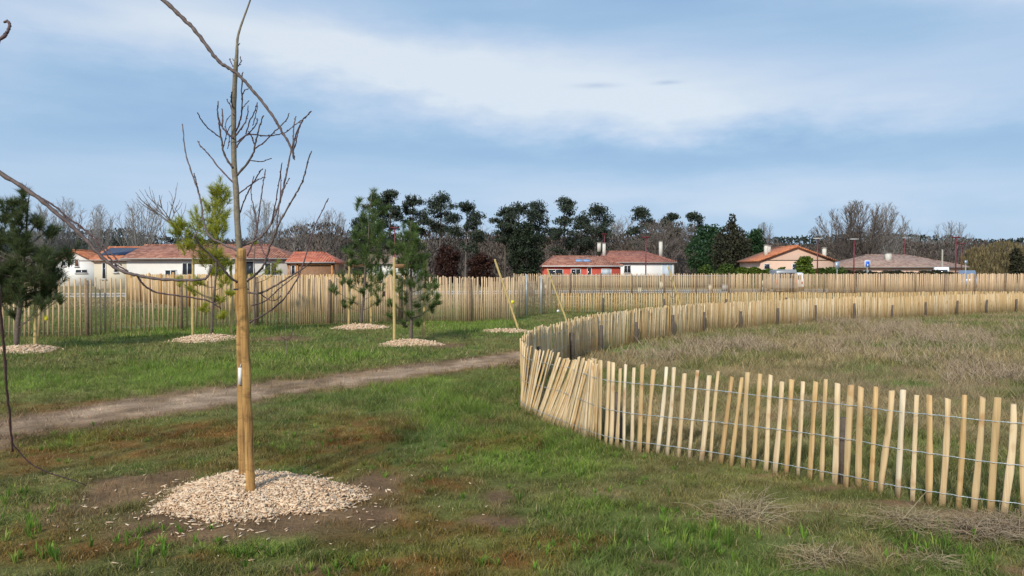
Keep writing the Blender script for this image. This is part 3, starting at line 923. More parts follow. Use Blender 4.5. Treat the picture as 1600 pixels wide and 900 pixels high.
# ------------------------------------------------------------------ mulch mounds
def mound(px, py, rx, ry, h, n, size, label, seed, wisp=None):
    r = np.random.default_rng(seed)
    c = GZ(px, py)
    b = MB()
    nr, na = 10, 40
    def shape(ang):
        return 1 + 0.09 * np.sin(ang * 2 + seed) + 0.08 * np.sin(ang * 3 + seed * 2) + 0.05 * np.sin(ang * 7) + 0.14 * np.exp(-((ang - 6.1) / .25) ** 2) + 0.04 * np.sin(ang * 17 + seed)
    def zt(f):
        return h * (1 - f ** 2.4)
    vs = [c + np.array((0, 0, h))]
    for i in range(1, nr + 1):
        f = i / nr
        for j in range(na):
            a = j / na * 2 * math.pi; s = shape(a)
            x = c[0] + math.cos(a) * rx * f * s; y = c[1] + math.sin(a) * ry * f * s
            vs.append((x, y, float(gh(x, y)) + zt(f) - (0.03 if i == nr else 0)))
    tr = [(0, 1 + j, 1 + (j + 1) % na) for j in range(na)]
    qd = [(1 + (i - 1) * na + j, 1 + i * na + j, 1 + i * na + (j + 1) % na, 1 + (i - 1) * na + (j + 1) % na) for i in range(1, nr) for j in range(na)]
    b.add(vs, tris=tr, quads=qd)
    a = r.random(n) * 2 * math.pi; f = np.sqrt(r.random(n)) * 1.07
    f = np.where(r.random(n) < 0.05, f * (1 + .3 * r.random(n)), f)
    s = shape(a)
    x = c[0] + np.cos(a) * rx * f * s; y = c[1] + np.sin(a) * ry * f * s
    z = gh(x, y) + np.clip(zt(np.minimum(f, 1)), 0, 9) + r.random(n) * 0.022 * (h / 0.12) ** .5
    L = size * (0.25 + 1.7 * r.random(n) ** 2.5); W = L * (0.12 + 0.26 * r.random(n))
    d = r.normal(size=(n, 3)); d[:, 2] *= 0.28; d /= np.linalg.norm(d, axis=1, keepdims=True)
    e = np.cross(d, r.normal(size=(n, 3)) * np.array((.4, .4, 1))); e /= np.linalg.norm(e, axis=1, keepdims=True)
    k = np.cross(d, e) * (0.003 if size < .06 else .006)
    cc = np.stack([x, y, z], 1); d *= L[:, None] / 2; e *= W[:, None] / 2
    V = np.stack([cc - d - e - k, cc + d - e - k, cc + d + e - k, cc - d + e - k, cc - d - e + k, cc + d - e + k, cc + d + e + k, cc - d + e + k], 1).reshape(-1, 3)
    o = np.arange(n)[:, None, None] * 8
    Q = (o + np.array([[[0, 3, 2, 1], [4, 5, 6, 7], [0, 1, 5, 4], [2, 3, 7, 6], [0, 4, 7, 3], [1, 2, 6, 5]]])).reshape(-1, 4)
    b.add(V, quads=Q)
    tag(b.build('mulch_mound', M['chips'], origin=c), label, 'mulch mound')
mound(400, 774, 0.70, 0.50, 0.125, 22000, 0.029, 'large mound of pale wood chips round the twin stakes of the bare foreground sapling', 4)
mound(35, 549, 0.62, 0.62, 0.10, 1500, 0.06, 'wood chip mound under the dark young pine at the left edge', 5)
mound(322, 531, 0.72, 0.65, 0.11, 1500, 0.06, 'wood chip mound under the yellow green young pine', 6)
mound(561, 513, 0.72, 0.62, 0.10, 1400, 0.07, 'wood chip mound under the taller, farther of the two dark green young pines', 7)
mound(643, 537, 0.64, 0.60, 0.11, 1500, 0.06, 'wood chip mound under the shorter, nearer dark green young pine', 8)
mound(796, 519, 0.65, 0.40, 0.07, 900, 0.07, 'flat wood chip mound under the bare sapling with a slanting pole', 9)

# chips and twigs strewn near the big mound: part of the litter on the soil
lt = MB()
for _ in range(260):
    x, y = G(rr.gauss(370, 170), rr.gauss(800, 30)); z = float(gh(x, y)) + .008
    a = rr.random() * 3.14; l = rr.uniform(.006, .025)
    lt.box((x, y, z), (l * 2, l * .4, .004), a)
tag(lt.build('chip_litter', M['chips']), 'loose wood chips scattered on the bare earth', 'chip litter', kind='stuff')

# ------------------------------------------------------------------ stakes
def stake_frame(name, label, posts, bar=None, r=0.034, mat='stake_far', cat='tree stakes', barmat='crossbar', tie=None, group=None):
    """posts: (foot px, foot py, top px, top py, dy of top)"""
    f0 = GZ(posts[0][0], posts[0][1])
    root = thing(name, label, cat, f0, 0, group)
    for (ax, ay, bx, by, dy) in posts:
        a = GZ(ax, ay); b = P(bx, by, a[1] + dy)
        d = b - a
        pts = [a - d * 0.05 + np.array((0, 0, 0))] + [a + d * t + rng.normal(size=3) * .002 for t in np.linspace(.03, .975, 16)] + [a + d * .99, a + d]
        rad = [r * 1.03] + list(r * (1.02 - .06 * np.linspace(0, 1, 16) + rng.normal(size=16) * .018)) + [r * .95, r * .78]
        MB().tube(pts, rad, 14, noise=.10).build('post', M[mat], root, f0, smooth=False)
    if bar:
        (x1, y1, Y1), (x2, y2, Y2), hh = bar
        a = P(x1, y1, Y1); b = P(x2, y2, Y2); c = (a + b) / 2
        ang = math.atan2(b[1] - a[1], b[0] - a[0]); L = np.linalg.norm(b - a)
        MB().box(c, (L, 0.022, hh), ang).build('crossbar', M[barmat], root, f0)
    if tie:
        for (x1, y1, Y1) in tie:
            a = P(x1, y1, Y1)
            th = np.linspace(0, 2 * math.pi, 13)
            MB().tube(np.stack([a[0] + np.cos(th) * .045, a[1] + np.sin(th) * .07, np.full(13, a[2])], 1), .006, 5, cap=False).build('tie', M['black'], root, f0)
    return root

def Yof(px, py): return G(px, py)[1]
Yb, Yf = Yof(379, 765), Yof(391, 789)
stake_frame('tree_stakes', 'pair of thick round stakes holding the bare foreground sapling, the front one leaning left',
            [(379.5, 765, 374, 394, 0.0), (392.6, 789, 377.5, 388, 0.0)], bar=((376, 402, Yb - .05), (377.5, 397, Yf + .05), 0.06), r=0.031, mat='stake', barmat='stake', tie=[(377, 452, (Yb + Yf) / 2)])
stake_frame('tree_stakes', 'stakes beside the dark young pine at the left edge', [(55, 546, 55, 432, 0), (-14, 548, -14, 432, 0)], bar=((-14, 438, Yof(20, 546)), (55, 438, Yof(20, 546)), .08))
y1 = Yof(301, 527)
stake_frame('tree_stakes', 'pale stakes with a yellow rail at the yellow green young pine', [(301, 527, 302, 403, 0), (361, 524, 361, 404, 0)], bar=((301, 409, y1 - .05), (366, 411, Yof(361, 524) - .05), .10), barmat='stake_far')
y2 = Yof(545, 510)
stake_frame('tree_stakes', 'pale stakes with a brown rail at the taller, farther dark green young pine', [(545, 510, 546, 405, 0), (580, 509, 580, 408, 0)], bar=((547, 415, y2 - .04), (583, 415, Yof(580, 509) - .04), .10))
y3 = Yof(616, 537)
stake_frame('tree_stakes', 'pale stakes with a brown rail at the shorter, nearer dark green young pine', [(616, 537, 616, 402, 0), (661, 531, 666, 404, 0)], bar=((618, 416, y3 - .04), (664, 416, Yof(661, 531) - .04), .10))
stake_frame('support_pole', 'slanting pole with a yellow label in front of the dense fence', [(811, 517, 773, 405, 0.1)], r=.03, cat='pole', mat='stake_far')
stake_frame('support_pole', 'slanting pole standing left of the red house, behind the start of the curved fence', [(888, 508, 855, 420, 0.1)], r=.03, cat='pole', mat='stake_far')
stake_frame('support_pole', 'slanting pole behind the curved fence, right of the white house', [(1070, 500, 1044, 416, 0.1)], r=.03, cat='pole', mat='stake_far')

def plate(name, px, py, Y, w, h, mat, label, cat='label'):
    c = P(px, py, Y)
    b = MB()
    th = .004
    b.box(c, (w, th, h), .2)
    b.tube([c + np.array((0, 0, h / 2)), c + np.array((0.005, 0.01, h / 2 + .03))], .003, 4)
    tag(b.build(name, M[mat], origin=c), label, cat)
plate('plant_label', 801, 472, Yof(805, 517) - .05, .09, .09, 'yellow', 'yellow label tied to the slanting pole by the dense fence')
plate('plant_label', 72, 497, Yof(55, 546) - .05, .07, .10, 'yellow', 'yellow label hanging by the dark young pine at the left edge')
plate('plant_label', 600, 459, Yof(580, 509) - .6, .07, .15, 'pink', 'pink label hanging between the two dark green young pines')
plate('plant_label', 375, 588, Yb - .04, .025, .13, 'white_tag', 'white label stapled to the foreground stake')
plate('plant_label', 872, 486, Yof(888, 508) - .05, .08, .07, 'white_tag', 'small white label on the slanting pole left of the red house')

# ------------------------------------------------------------------ bare foreground sapling
def smooth3(pts, n_per=6):
    return resample(np.asarray(pts, float), n_per)

def knobbly(b, pts, r0, r1, sides=6):
    n = len(pts)
    f = np.linspace(0, 1, n)
    rad = r0 + (r1 - r0) * f
    rad = rad * (1 + 0.16 * np.sin(np.arange(n) * 2.1 + r0 * 900))
    pts = pts + rng.normal(size=pts.shape) * 0.0016
    b.tube(pts, rad, sides)

K = F / 5.47
T_Y = 5.47
base = GZ(386, 776)
sap = thing('bare_sapling', 'bare young tree tied to two thick stakes in the left foreground', 'tree', base)
tp = [(391, 778), (386.5, 650), (382.5, 540), (379, 460), (375, 400), (371, 350), (369, 300), (366, 260), (365, 200), (366, 150), (368, 110), (370, 85), (371, 62), (375, 45), (382, 25), (391, 0), (399, -30), (402, -70)]
ty = [T_Y - .0] * 18
tpts = smooth3([P(x, y, T_Y + 0.0 + (.03 * math.sin(i))) for i, (x, y) in enumerate(tp)], 5)
nn = len(tpts)
rad = np.interp(np.linspace(0, 1, nn), [0, .25, .6, .68, .85, 1], [.026, .023, .0165, .0095, .0065, .003])
MB().tube(tpts, rad * (1 + .05 * np.sin(np.arange(nn) * 1.7)), 9).build('trunk', M['bark'], sap, base, smooth=True)
BR = [
 ([(374, 385), (390, 380), (405, 372), (420, 355), (432, 330), (440, 305), (447, 275), (452, 250), (457, 225), (459, 200), (462, 182)], 3.0, 1.1, .30),
 ([(457, 238), (462, 225), (466, 205), (471, 190)], 1.6, 1.0, .05),
 ([(457, 232), (463, 208), (475, 186), (487, 173)], 1.4, .9, -.05),
 ([(386, 457), (405, 458), (420, 452), (440, 440), (460, 428), (475, 418), (487, 408)], 2.2, 1.0, -.3),
 ([(386, 439), (398, 430), (412, 415), (420, 390), (428, 370), (436, 350), (452, 320), (465, 298), (474, 280), (480, 255), (487, 236)], 2.4, 1.0, -.35),
 ([(386, 400), (395, 380), (402, 355), (405, 330), (409, 300), (412, 280), (415, 265)], 1.6, .9, .2),
 ([(402, 355), (398, 330), (392, 300), (397, 275)], 1.1, .8, .1),
 ([(374, 335), (385, 305), (393, 290), (405, 270), (410, 264)], 1.3, .9, -.2),
 ([(373, 303), (390, 290), (405, 280), (415, 277)], 1.2, .8, .25),
 ([(370, 273), (385, 257), (395, 240), (400, 220), (405, 200), (411, 180)], 2.3, 1.0, -.2),
 ([(390, 251), (410, 252), (424, 247)], 1.1, .8, .1),
 ([(399, 232), (415, 220), (430, 205), (445, 190), (452, 177)], 1.3, .8, -.15),
 ([(370, 222), (388, 210), (410, 212), (430, 211), (445, 207), (460, 196), (475, 185), (486, 174)], 1.4, .8, .25),
 ([(368, 232), (380, 215), (390, 207), (400, 195), (402, 185)], 1.5, .9, .2),
 ([(369, 205), (375, 190), (378, 170), (378, 135), (379, 112)], 1.8, .9, -.15),
 ([(369, 212), (380, 196), (386, 183), (388, 165)], 1.6, .9, .1),
 ([(384, 210), (390, 190), (398, 175), (402, 160)], 1.3, .9, -.1),
 ([(388, 205), (394, 215), (397, 225), (393, 212)], 1.0, .8, .1),
 ([(377, 175), (382, 165), (388, 158)], 1.0, .7, .1), ([(378, 150), (381, 143), (387, 139)], .9, .7, -.1),
 ([(395, 196), (400, 178), (403, 165)], 1.0, .7, .15),
 ([(366, 287), (345, 265), (325, 240), (315, 230), (309, 220)], 1.5, .9, .2),
 ([(364, 262), (352, 245), (347, 225), (344, 205), (342, 190), (340, 175), (341, 158)], 2.2, 1.0, -.15),
 ([(364, 216), (352, 205), (345, 195), (340, 180)], 1.7, 1.3, .12),
 ([(347, 198), (348, 185), (347, 170)], 1.7, 1.0, .08),
 ([(345, 216), (325, 200), (315, 188), (309, 176)], 1.1, .8, -.2),
 ([(365, 180), (360, 165), (354, 155)], 1.2, .8, .1), ([(364, 168), (361, 155), (362, 144)], 1.5, 1.0, -.1),
 ([(356, 232), (358, 215), (352, 195), (360, 180)], .9, .7, .15), ([(350, 228), (354, 210), (360, 196)], .9, .7, -.1),
 ([(372, 392), (345, 380), (325, 366), (318, 345), (315, 320), (310, 300), (298, 265), (290, 240), (287, 215), (285, 194)], 2.2, 1.0, .35),
 ([(311, 300), (306, 280), (303, 272)], 1.0, .7, -.1),
 ([(370, 441), (356, 430), (343, 412), (325, 395), (312, 382), (303, 368)], 2.4, 1.2, -.3),
 ([(431, 372), (435, 330), (438, 300), (439, 262)], 1.2, .8, .15),
 ([(424, 350), (430, 320), (436, 285), (441, 254)], 1.2, .8, -.2),
 ([(388, 505), (415, 490), (440, 470), (462, 440), (478, 400), (490, 358), (503, 330), (513, 310)], 1.7, .9, .45),
 ([(392, 478), (415, 470), (432, 455), (455, 436), (470, 426)], 1.3, .8, .3),
 ([(405, 458), (425, 470), (440, 462)], 1.0, .7, -.2), ([(405, 372), (412, 395), (425, 412), (430, 430)], 1.1, .7, -.3),
 ([(440, 305), (446, 290), (452, 278)], 1.0, .7, .1), ([(371, 100), (363, 92)], 1.0, .7, 0.05), ([(370, 105), (376, 98), (375, 90)], 1.0, .7, -.05),
 ([(369, 108), (362, 100), (359, 92)], .9, .7, .05), ([(371, 72), (374, 68)], .9, .7, 0)]
for pts, r0, r1, dy in BR:
    n = len(pts)
    w = [P(x, y, T_Y + dy * (i / (n - 1)) ** 1.0) for i, (x, y) in enumerate(pts)]
    w = smooth3(w, 5)
    b = MB(); knobbly(b, w, r0 / K * .80, r1 / K * .85, 6)
    # buds
    for j in range(3, len(w) - 1, 3):
        d = w[j] - w[j - 1]; d /= np.linalg.norm(d) + 1e-9
        s = rng.normal(size=3); s -= d * (s @ d); s /= np.linalg.norm(s) + 1e-9
        b.tube([w[j], w[j] + d * .008 + s * .006, w[j] + d * .016 + s * .007], [.0035, .0035, .0008], 4)
    b.build('branch', M['branch'] if r0 > 2.0 else M['twig'], sap, base, smooth=True)

# ------------------------------------------------------------------ arching branches of the tree standing just left of the frame
W_Y = 4.7
wb = np.array((-4.5, W_Y, float(gh(-4.5, W_Y))))
wee = thing('arching_tree', 'long arching bare branches reaching in from a tree just outside the left edge', 'tree', wb)
KW = F / W_Y
top = wb + np.array((0.05, .05, 3.9))
MB().tube(smooth3([wb - (0, 0, .1), wb + (.03, 0, 1.0), wb + (-.02, .03, 2.2), wb + (.02, .04, 3.2), top], 6), np.linspace(.055, .018, 25), 10, noise=.06).build('trunk', M['bark'], wee, wb, smooth=True)
def wbranch(start, pts, r0, r1, dys=(0, 0), mat='branch'):
    n = len(pts)
    w = ([start] if start is not None else []) + [P(x, y, W_Y + dys[0] + (dys[1] - dys[0]) * i / max(1, n - 1)) for i, (x, y) in enumerate(pts)]
    w = smooth3(w, 7)
    b = MB(); knobbly(b, w, r0 / KW, r1 / KW, 7)
    for j in range(3, len(w) - 1, 4):
        d = w[j] - w[j - 1]; d /= np.linalg.norm(d) + 1e-9
        s = rng.normal(size=3); s -= d * (s @ d); s /= np.linalg.norm(s) + 1e-9
        b.tube([w[j], w[j] + d * .006 + s * .006, w[j] + d * .014 + s * .007], [.004, .004, .0008], 4)
    b.build('branch', M[mat], wee, wb, smooth=True)
wbranch(wb + np.array((.03, .04, 3.3)), [(-60, -170), (100, -100), (200, -45), (255, 0), (285, 28), (305, 48), (330, 82), (348, 101), (366, 111), (385, 130), (405, 153), (425, 180), (440, 205), (452, 225), (458, 240), (459, 248)], 4.0, 1.5, (0, .1))
wbranch(wb + np.array((0, .03, 2.6)), [(-120, 190), (0, 270), (50, 302), (90, 335), (122, 362), (150, 392), (175, 415), (205, 428), (240, 435), (290, 438), (318, 436), (327, 427), (329, 415)], 3.9, 1.7, (0, .2))
wbranch(None, [(30, 290), (60, 307), (85, 322), (108, 342), (128, 355), (158, 386), (178, 410), (200, 424)], 1.6, 1.1, (.03, .12), 'twig')
wbranch(None, [(122, 353), (150, 372), (178, 400), (190, 415)], 1.3, .9, (.1, .05), 'twig')
wbranch(None, [(213, 429), (225, 445), (245, 457), (290, 464), (325, 470), (345, 482)], 1.7, 1.0, (.12, .3), 'twig')
wbranch(wb + np.array((0, .03, 1.75)), [(-60, 380), (-8, 430), (0, 485), (6, 540), (10, 600), (15, 650), (20, 705)], 3.0, 1.8, (0, .6), 'twig')
wbranch(None, [(18, 690), (45, 722), (75, 738), (110, 749), (135, 758)], 1.3, .7, (.6, .9), 'twig')
wbranch(wb + np.array((.0, .03, 3.0)), [(-60, 120), (0, 63), (10, 52), (15, 40), (12, 33), (7, 35)], 3.4, 1.6, (0, .1), 'twig')

# ------------------------------------------------------------------ young staked pines
def young_pine(label, foot, toppx, tufts, mat, seed, stem_r=.035, shoots=10, needles=40, nl=.11, group=None, name='young_pine'):
    r = np.random.default_rng(seed)
    base = GZ(*foot); Yd = base[1]; k = F / Yd
    root = thing(name, label, 'pine tree', base, 0, group)
    top = P(toppx[0], toppx[1], Yd)
    n = 12
    tp = [base + (top - base) * (i / n) + np.array((math.sin(i * 1.3 + seed) * .015, math.cos(i * 1.1) * .015, 0)) for i in range(n + 1)]
    tp[0] = base - np.array((0, 0, .08))
    limbs = MB().tube(tp, np.linspace(stem_r, .008, n + 1), 8, noise=.06)
    fol = MB()
    for (x, y, rp) in tufts:
        rp = rp * 1.25
        c = P(x, y, Yd); rad = rp / k
        c = c + np.array((0, r.uniform(-1, 1) * max(rad, abs(c[0] - base[0])) * 0.8, 0))
        # limb from the trunk, rising outwards
        f = np.clip((c[2] - base[2] - abs(c[0] - base[0]) * .6) / (top[2] - base[2]), .12, .93)
        a = base + (top - base) * f
        m1 = (a + c) / 2 + np.array((0, 0, -.06))
        if np.linalg.norm(c - a) > .1:
            limbs.tube(smooth3([a, m1, c], 4), np.linspace(.012, .005, 9), 5)
        if np.linalg.norm(c - a) > .1:
            m = int(needles * 1.5); t = .4 + .6 * r.random(m); p = a + (c - a) * t[:, None] + (0, 0, -.03)
            dv = r.normal(size=(m, 3)); ax = (c - a) / np.linalg.norm(c - a); dv = dv * .6 + ax * .6; dv /= np.linalg.norm(dv, axis=1, keepdims=True)
            sd = np.cross(dv, r.normal(size=(m, 3))); sd /= np.linalg.norm(sd, axis=1, keepdims=True); sd *= .0042
            fol.add(np.stack([p - sd, p + sd, p + dv * nl], 1).reshape(-1, 3), tris=np.arange(m)[:, None] * 3 + np.array([[0, 1, 2]]))
        ns = max(5, int(shoots * 1.45 * (rp / 20)))
        for _ in range(ns):
            d = r.normal(size=3); d /= np.linalg.norm(d)
            e = c + d * rad * (0.35 + .65 * r.random()) * np.array((1, 1, 1.0))
            st = e - (np.array((d[0] * .6, d[1] * .6, abs(d[2]) * .4 + .7))) * rad * .75
            ax = e - st; Ls = np.linalg.norm(ax); ax = ax / (Ls + 1e-9)
            limbs.tube([st, (st + e) / 2, e], [.006, .005, .003], 4)
            m = int(needles * 1.65)
            t = .15 + .85 * r.random(m)
            p = st + (e - st) * t[:, None]
            dv = r.normal(size=(m, 3)); dv -= (dv @ ax)[:, None] * ax; dv /= np.linalg.norm(dv, axis=1, keepdims=True)
            nd = dv * .75 + ax * (.55 + .4 * t[:, None]); nd /= np.linalg.norm(nd, axis=1, keepdims=True)
            ln = nl * 1.35 * (.6 + .6 * r.random(m))
            sd = np.cross(nd, r.normal(size=(m, 3))); sd /= np.linalg.norm(sd, axis=1, keepdims=True); sd *= .0042
            V = np.stack([p - sd, p + sd, p + nd * ln[:, None]], 1).reshape(-1, 3)
            fol.add(V, tris=np.arange(m)[:, None] * 3 + np.array([[0, 1, 2]]))
    limbs.build('trunk', M['pine_bark'], root, base)
    fol.build('crown', M[mat], root, base)
    return root

T = [(345, 292, 12), (336, 300, 14), (352, 308, 13), (325, 318, 13), (342, 325, 18), (354, 335, 15), (312, 338, 16), (330, 345, 18), (296, 350, 15), (282, 362, 14), (300, 368, 14), (350, 355, 14),
     (330, 370, 18), (275, 352, 9), (318, 388, 18), (340, 395, 16), (300, 384, 10), (325, 408, 14), (350, 410, 10), (336, 425, 10), (315, 440, 8), (352, 440, 9), (300, 450, 7), (340, 465, 8), (285, 440, 6), (365, 455, 6), (318, 480, 6), (345, 492, 5)]
young_pine('yellow green young pine behind the bare foreground sapling', (330, 527), (346, 288), T, 'needle_yellow', 2, .04, 9, 42, .13)
r9 = random.Random(4)
T = [(46, 302, 8), (46, 322, 11), (40, 345, 16), (28, 318, 10), (14, 325, 12), (14, 345, 14), (60, 345, 13), (70, 355, 12)]
for _ in range(30):
    yy = r9.uniform(365, 458); hw = np.interp(yy, [365, 400, 440, 460], [58, 62, 50, 40]); T.append((28 + r9.uniform(-1, 1) * hw, yy, r9.uniform(11, 18)))
for _ in range(10):
    T.append((28 + r9.uniform(-60, 70), r9.uniform(455, 492), r9.uniform(6, 11)))
young_pine('dark young pine at the left edge with a thick grey trunk', (25, 548), (46, 300), T, 'needle_dark', 3, .06, 11, 46, .13)
T = [(580, 301, 6), (560, 318, 7), (581, 315, 9), (566, 335, 13), (585, 338, 14), (597, 322, 7), (573, 355, 16), (592, 358, 14), (560, 365, 10), (578, 378, 18), (595, 376, 11), (570, 395, 14), (588, 398, 13), (545, 392, 8), (548, 408, 9),
     (575, 412, 14), (598, 408, 10), (560, 425, 13), (535, 435, 8), (590, 428, 12), (545, 445, 6), (522, 452, 7), (575, 445, 8), (595, 450, 11), (533, 476, 6), (600, 432, 10), (568, 455, 5), (588, 470, 5), (550, 470, 5)]
young_pine('taller dark green young pine, the farther one of the middle pair', (564, 511), (581, 298), T, 'needle_mid', 4, .045, 10, 40, .14)
T = [(640, 352, 9), (632, 362, 11), (645, 365, 13), (650, 375, 12), (636, 380, 17), (650, 392, 16), (628, 392, 12), (618, 385, 9), (640, 402, 18), (658, 402, 12), (625, 408, 12), (650, 418, 16), (632, 425, 14), (662, 422, 11),
     (612, 428, 7), (670, 440, 10), (680, 446, 8), (648, 440, 10), (622, 448, 7), (665, 462, 7), (684, 462, 6), (630, 465, 7), (612, 472, 7), (652, 475, 7), (640, 490, 7), (612, 492, 6), (672, 480, 6), (630, 505, 6), (655, 502, 6), (680, 475, 5)]
young_pine('shorter bright green young pine, the nearer one of the middle pair', (642, 534), (641, 346), T, 'needle_mid', 5, .05, 9, 40, .11)
young_pine('small thin young pine just right of the foreground stakes, behind them', (397, 512), (398, 368), [(427, 410, 9), (420, 420, 7), (432, 422, 6), (398, 380, 4), (394, 430, 4)], 'needle_yellow', 6, .035, 8, 26, .10)

def thin_sapling(label, foot, toppx, twigs, seed, r=.014):
    rg = random.Random(seed)
    b0 = GZ(*foot); top = P(toppx[0], toppx[1], b0[1])
    root = thing('thin_sapling', label, 'sapling', b0)
    pts = smooth3([b0 - (0, 0, .05), b0 + (top - b0) * .35 + (.01, 0, 0), b0 + (top - b0) * .7 - (.01, 0, 0), top], 5)
    MB().tube(pts, np.linspace(r, .004, len(pts)), 6).build('trunk', M['bark'], root, b0, smooth=True)
    for i in range(twigs):
        f = rg.uniform(.35, .95); p = b0 + (top - b0) * f; a = rg.uniform(0, 6.28); L = rg.uniform(.2, .5) * (1.1 - f * .6)
        q = p + np.array((math.cos(a) * L * .5, math.sin(a) * L * .5, L * .8)); m = (p + q) / 2 + np.array((math.cos(a), math.sin(a), -.5)) * .04
        MB().tube([p, m, q], [.006, .005, .003], 4).build('branch', M['twig'], root, b0)
thin_sapling('thin bare sapling rising beside the slanting pole with the yellow label', (790, 516), (789, 383), 9, 1)
thin_sapling('thin bare sapling beside the slanting pole left of the red house', (875, 506), (872, 440), 8, 2)
thin_sapling('thin bare sapling behind the curved fence right of the white house', (1052, 500), (1050, 430), 8, 3)
thin_sapling('thin low sapling between the foreground stakes and the open fence', (447, 556), (447, 505), 5, 4, .010)

# ------------------------------------------------------------------ dry weed clumps in the right foreground
def weed_clump(px, py, R_, H, n, label, seed, mat='weed', lean=(0, 0)):
    r = random.Random(seed)
    c = GZ(px, py); b = MB()
    for _ in range(n):
        a = r.uniform(0, 6.28); s = R_ * r.random() ** .6; h = H * r.uniform(.15, 1) * (1 - .5 * s / R_)
        x0, y0 = c[0] + r.gauss(0, R_ * .22), c[1] + r.gauss(0, R_ * .16)
        p0 = np.array((x0, y0, float(gh(x0, y0)) - .005))
        d = np.array((math.cos(a) * s + lean[0] * h, math.sin(a) * s * .7 + lean[1] * h, 0))
        p1 = p0 + d * .45 + (0, 0, h * .8); p2 = p0 + d + (0, 0, h * r.uniform(.45, 1.05))
        pts = smooth3([p0, p1, p2], 3)
        b.tube(pts, np.linspace(.0028, .0011, len(pts)), 3, cap=False)
        if r.random() < .6:
            e = p1 + np.array((r.gauss(0, .04), r.gauss(0, .04), r.uniform(0, .05)))
            b.tube([p1, (p1 + e) / 2 + (0, 0, .008), e], [.0016, .0014, .0008], 3, cap=False)
    tag(b.build('dry_weed_clump', M[mat], origin=c), label, 'dry weeds')
weed_clump(1158, 812, .32, .26, 190, 'straw coloured dry weed clump standing alone in the short grass before the fence', 1, lean=(.5, .2))
weed_clump(1420, 822, .34, .17, 210, 'flattened dry weed clump below the fence, left of the matted grey one', 2)
weed_clump(1530, 838, .36, .20, 300, 'dense matted grey weed clump at the foot of the right end of the fence', 3, 'weed_grey')
weed_clump(1590, 836, .30, .24, 200, 'grey weed clump cut by the right edge of the picture', 4, 'weed_grey')
weed_clump(1285, 880, .30, .17, 100, 'thin pale weed tuft at the bottom edge below the dark fence post', 5, lean=(-.3, 0))
weed_clump(1450, 878, .26, .10, 80, 'low pale weed tuft at the bottom edge below the matted clumps', 6)
# single long dry stalk
c = GZ(1395, 842); tag(MB().tube([P(1388, 838, 4.72), P(1420, 800, 4.75), P(1450, 765, 4.78)], [.003, .0025, .0015], 5).build('dry_stalk', M['weed'], origin=c), 'single long straw stalk leaning up against the fence', 'dry stalk')

# ------------------------------------------------------------------ vegetation beyond
def rand_faces(b, P_, size, r, elong=1.0, up=0.0):
    n = len(P_)
    d = r.normal(size=(n, 3)); d[:, 2] += up * np.sign(d[:, 2] + 1e-6); d /= np.linalg.norm(d, axis=1, keepdims=True)
    e = np.cross(d, r.normal(size=(n, 3))); e /= np.linalg.norm(e, axis=1, keepdims=True) + 1e-9
    s = size * (.5 + r.random(n))[:, None]
    V = np.stack([P_ - d * s * elong - e * s * .5, P_ - d * s * elong * .3 + e * s * .6, P_ + d * s * elong, P_ + d * s * .2 * elong - e * s * .6], 1).reshape(-1, 3)
    b.add(V, quads=np.arange(n)[:, None] * 4 + np.array([[0, 1, 2, 3]]))

def lobes_points(lobes, n, r, shell=.55):
    w = np.array([l[3] * l[4] * l[5] for l in lobes]) ** .8; w /= w.sum()
    k = r.choice(len(lobes), n, p=w); L = np.array(lobes)[k]
    d = r.normal(size=(n, 3)); d /= np.linalg.norm(d, axis=1, keepdims=True)
    rad = (shell + (1.08 - shell) * r.random(n) ** .7)[:, None]
    return L[:, :3] + d * rad * L[:, 3:6]

def far_pine(px, top_y, w_px, Y, label, seed, crown=.5, density=1.0, mat='far_pine', group='tall pines beyond the fields'):
    r = np.random.default_rng(seed); rp = random.Random(seed)
    b0 = atk(px, Y); k = F / Y
    H = (427 - top_y) / k + EYE; W = w_px / k / 2 * 1.38
    root = thing('tall_pine', label, 'pine tree', b0, 0, group)
    lx = rp.uniform(-.5, .5)
    tr = smooth3([(0, 0, -.2), (lx * .4, 0, H * .35), (lx * .8, .2, H * .7), (lx, 0, H * .96)], 4)
    limbs = MB().tube(tr + b0, np.linspace(.24, .07, len(tr)), 7)
    lobes = []
    nl = int(13 + 7 * density)
    for i in range(nl):
        f = (i + rp.random()) / nl
        z = H * (1 - crown * (1 - f)) - W * .22
        env = W * (math.sin(math.pi * (.12 + .80 * f)) ** .6)
        a = rp.uniform(0, 6.28); rr_ = env * rp.uniform(.3, .8)
        s = W * rp.uniform(.26, .46)
        cx, cy = lx + math.cos(a) * rr_, math.sin(a) * rr_
        lobes.append((cx, cy, z, s, s, s * rp.uniform(.38, .55)))
        p0 = np.array((lx * .8, 0, max(H * .3, z - rr_ * .6))); p1 = np.array((cx, cy, z))
        limbs.tube(np.array([p0, (p0 + p1) / 2 + (0, 0, -.15), p1]) + b0, [.09, .06, .03], 4, cap=False)
    lobes.append((lx, 0, H - W * .3, W * .4, W * .4, W * .3))
    for i in range(3):   # dead lower stubs
        z = H * rp.uniform(.25, 1 - crown); a = rp.uniform(0, 6.28); L = rp.uniform(.6, 1.8)
        limbs.tube(np.array([(lx * .5, 0, z), (lx * .5 + math.cos(a) * L, math.sin(a) * L, z + .3)]) + b0, [.05, .02], 4, cap=False)
    limbs.build('trunk', M['far_bark'], root, b0)
    pts = lobes_points(lobes, int(9500 * density), r, .1)
    pts = pts + r.normal(size=pts.shape) * np.array((.22, .22, .13))
    keep = (vn(pts[:, 0] * 2.1 + 9, pts[:, 2] * 2.6 + pts[:, 1], seed) > .30)
    pts = pts[keep]
    fb = MB(); rand_faces(fb, pts + b0, .125, r, 1.4)
    fb.build('crown', M[mat], root, b0)
    return root

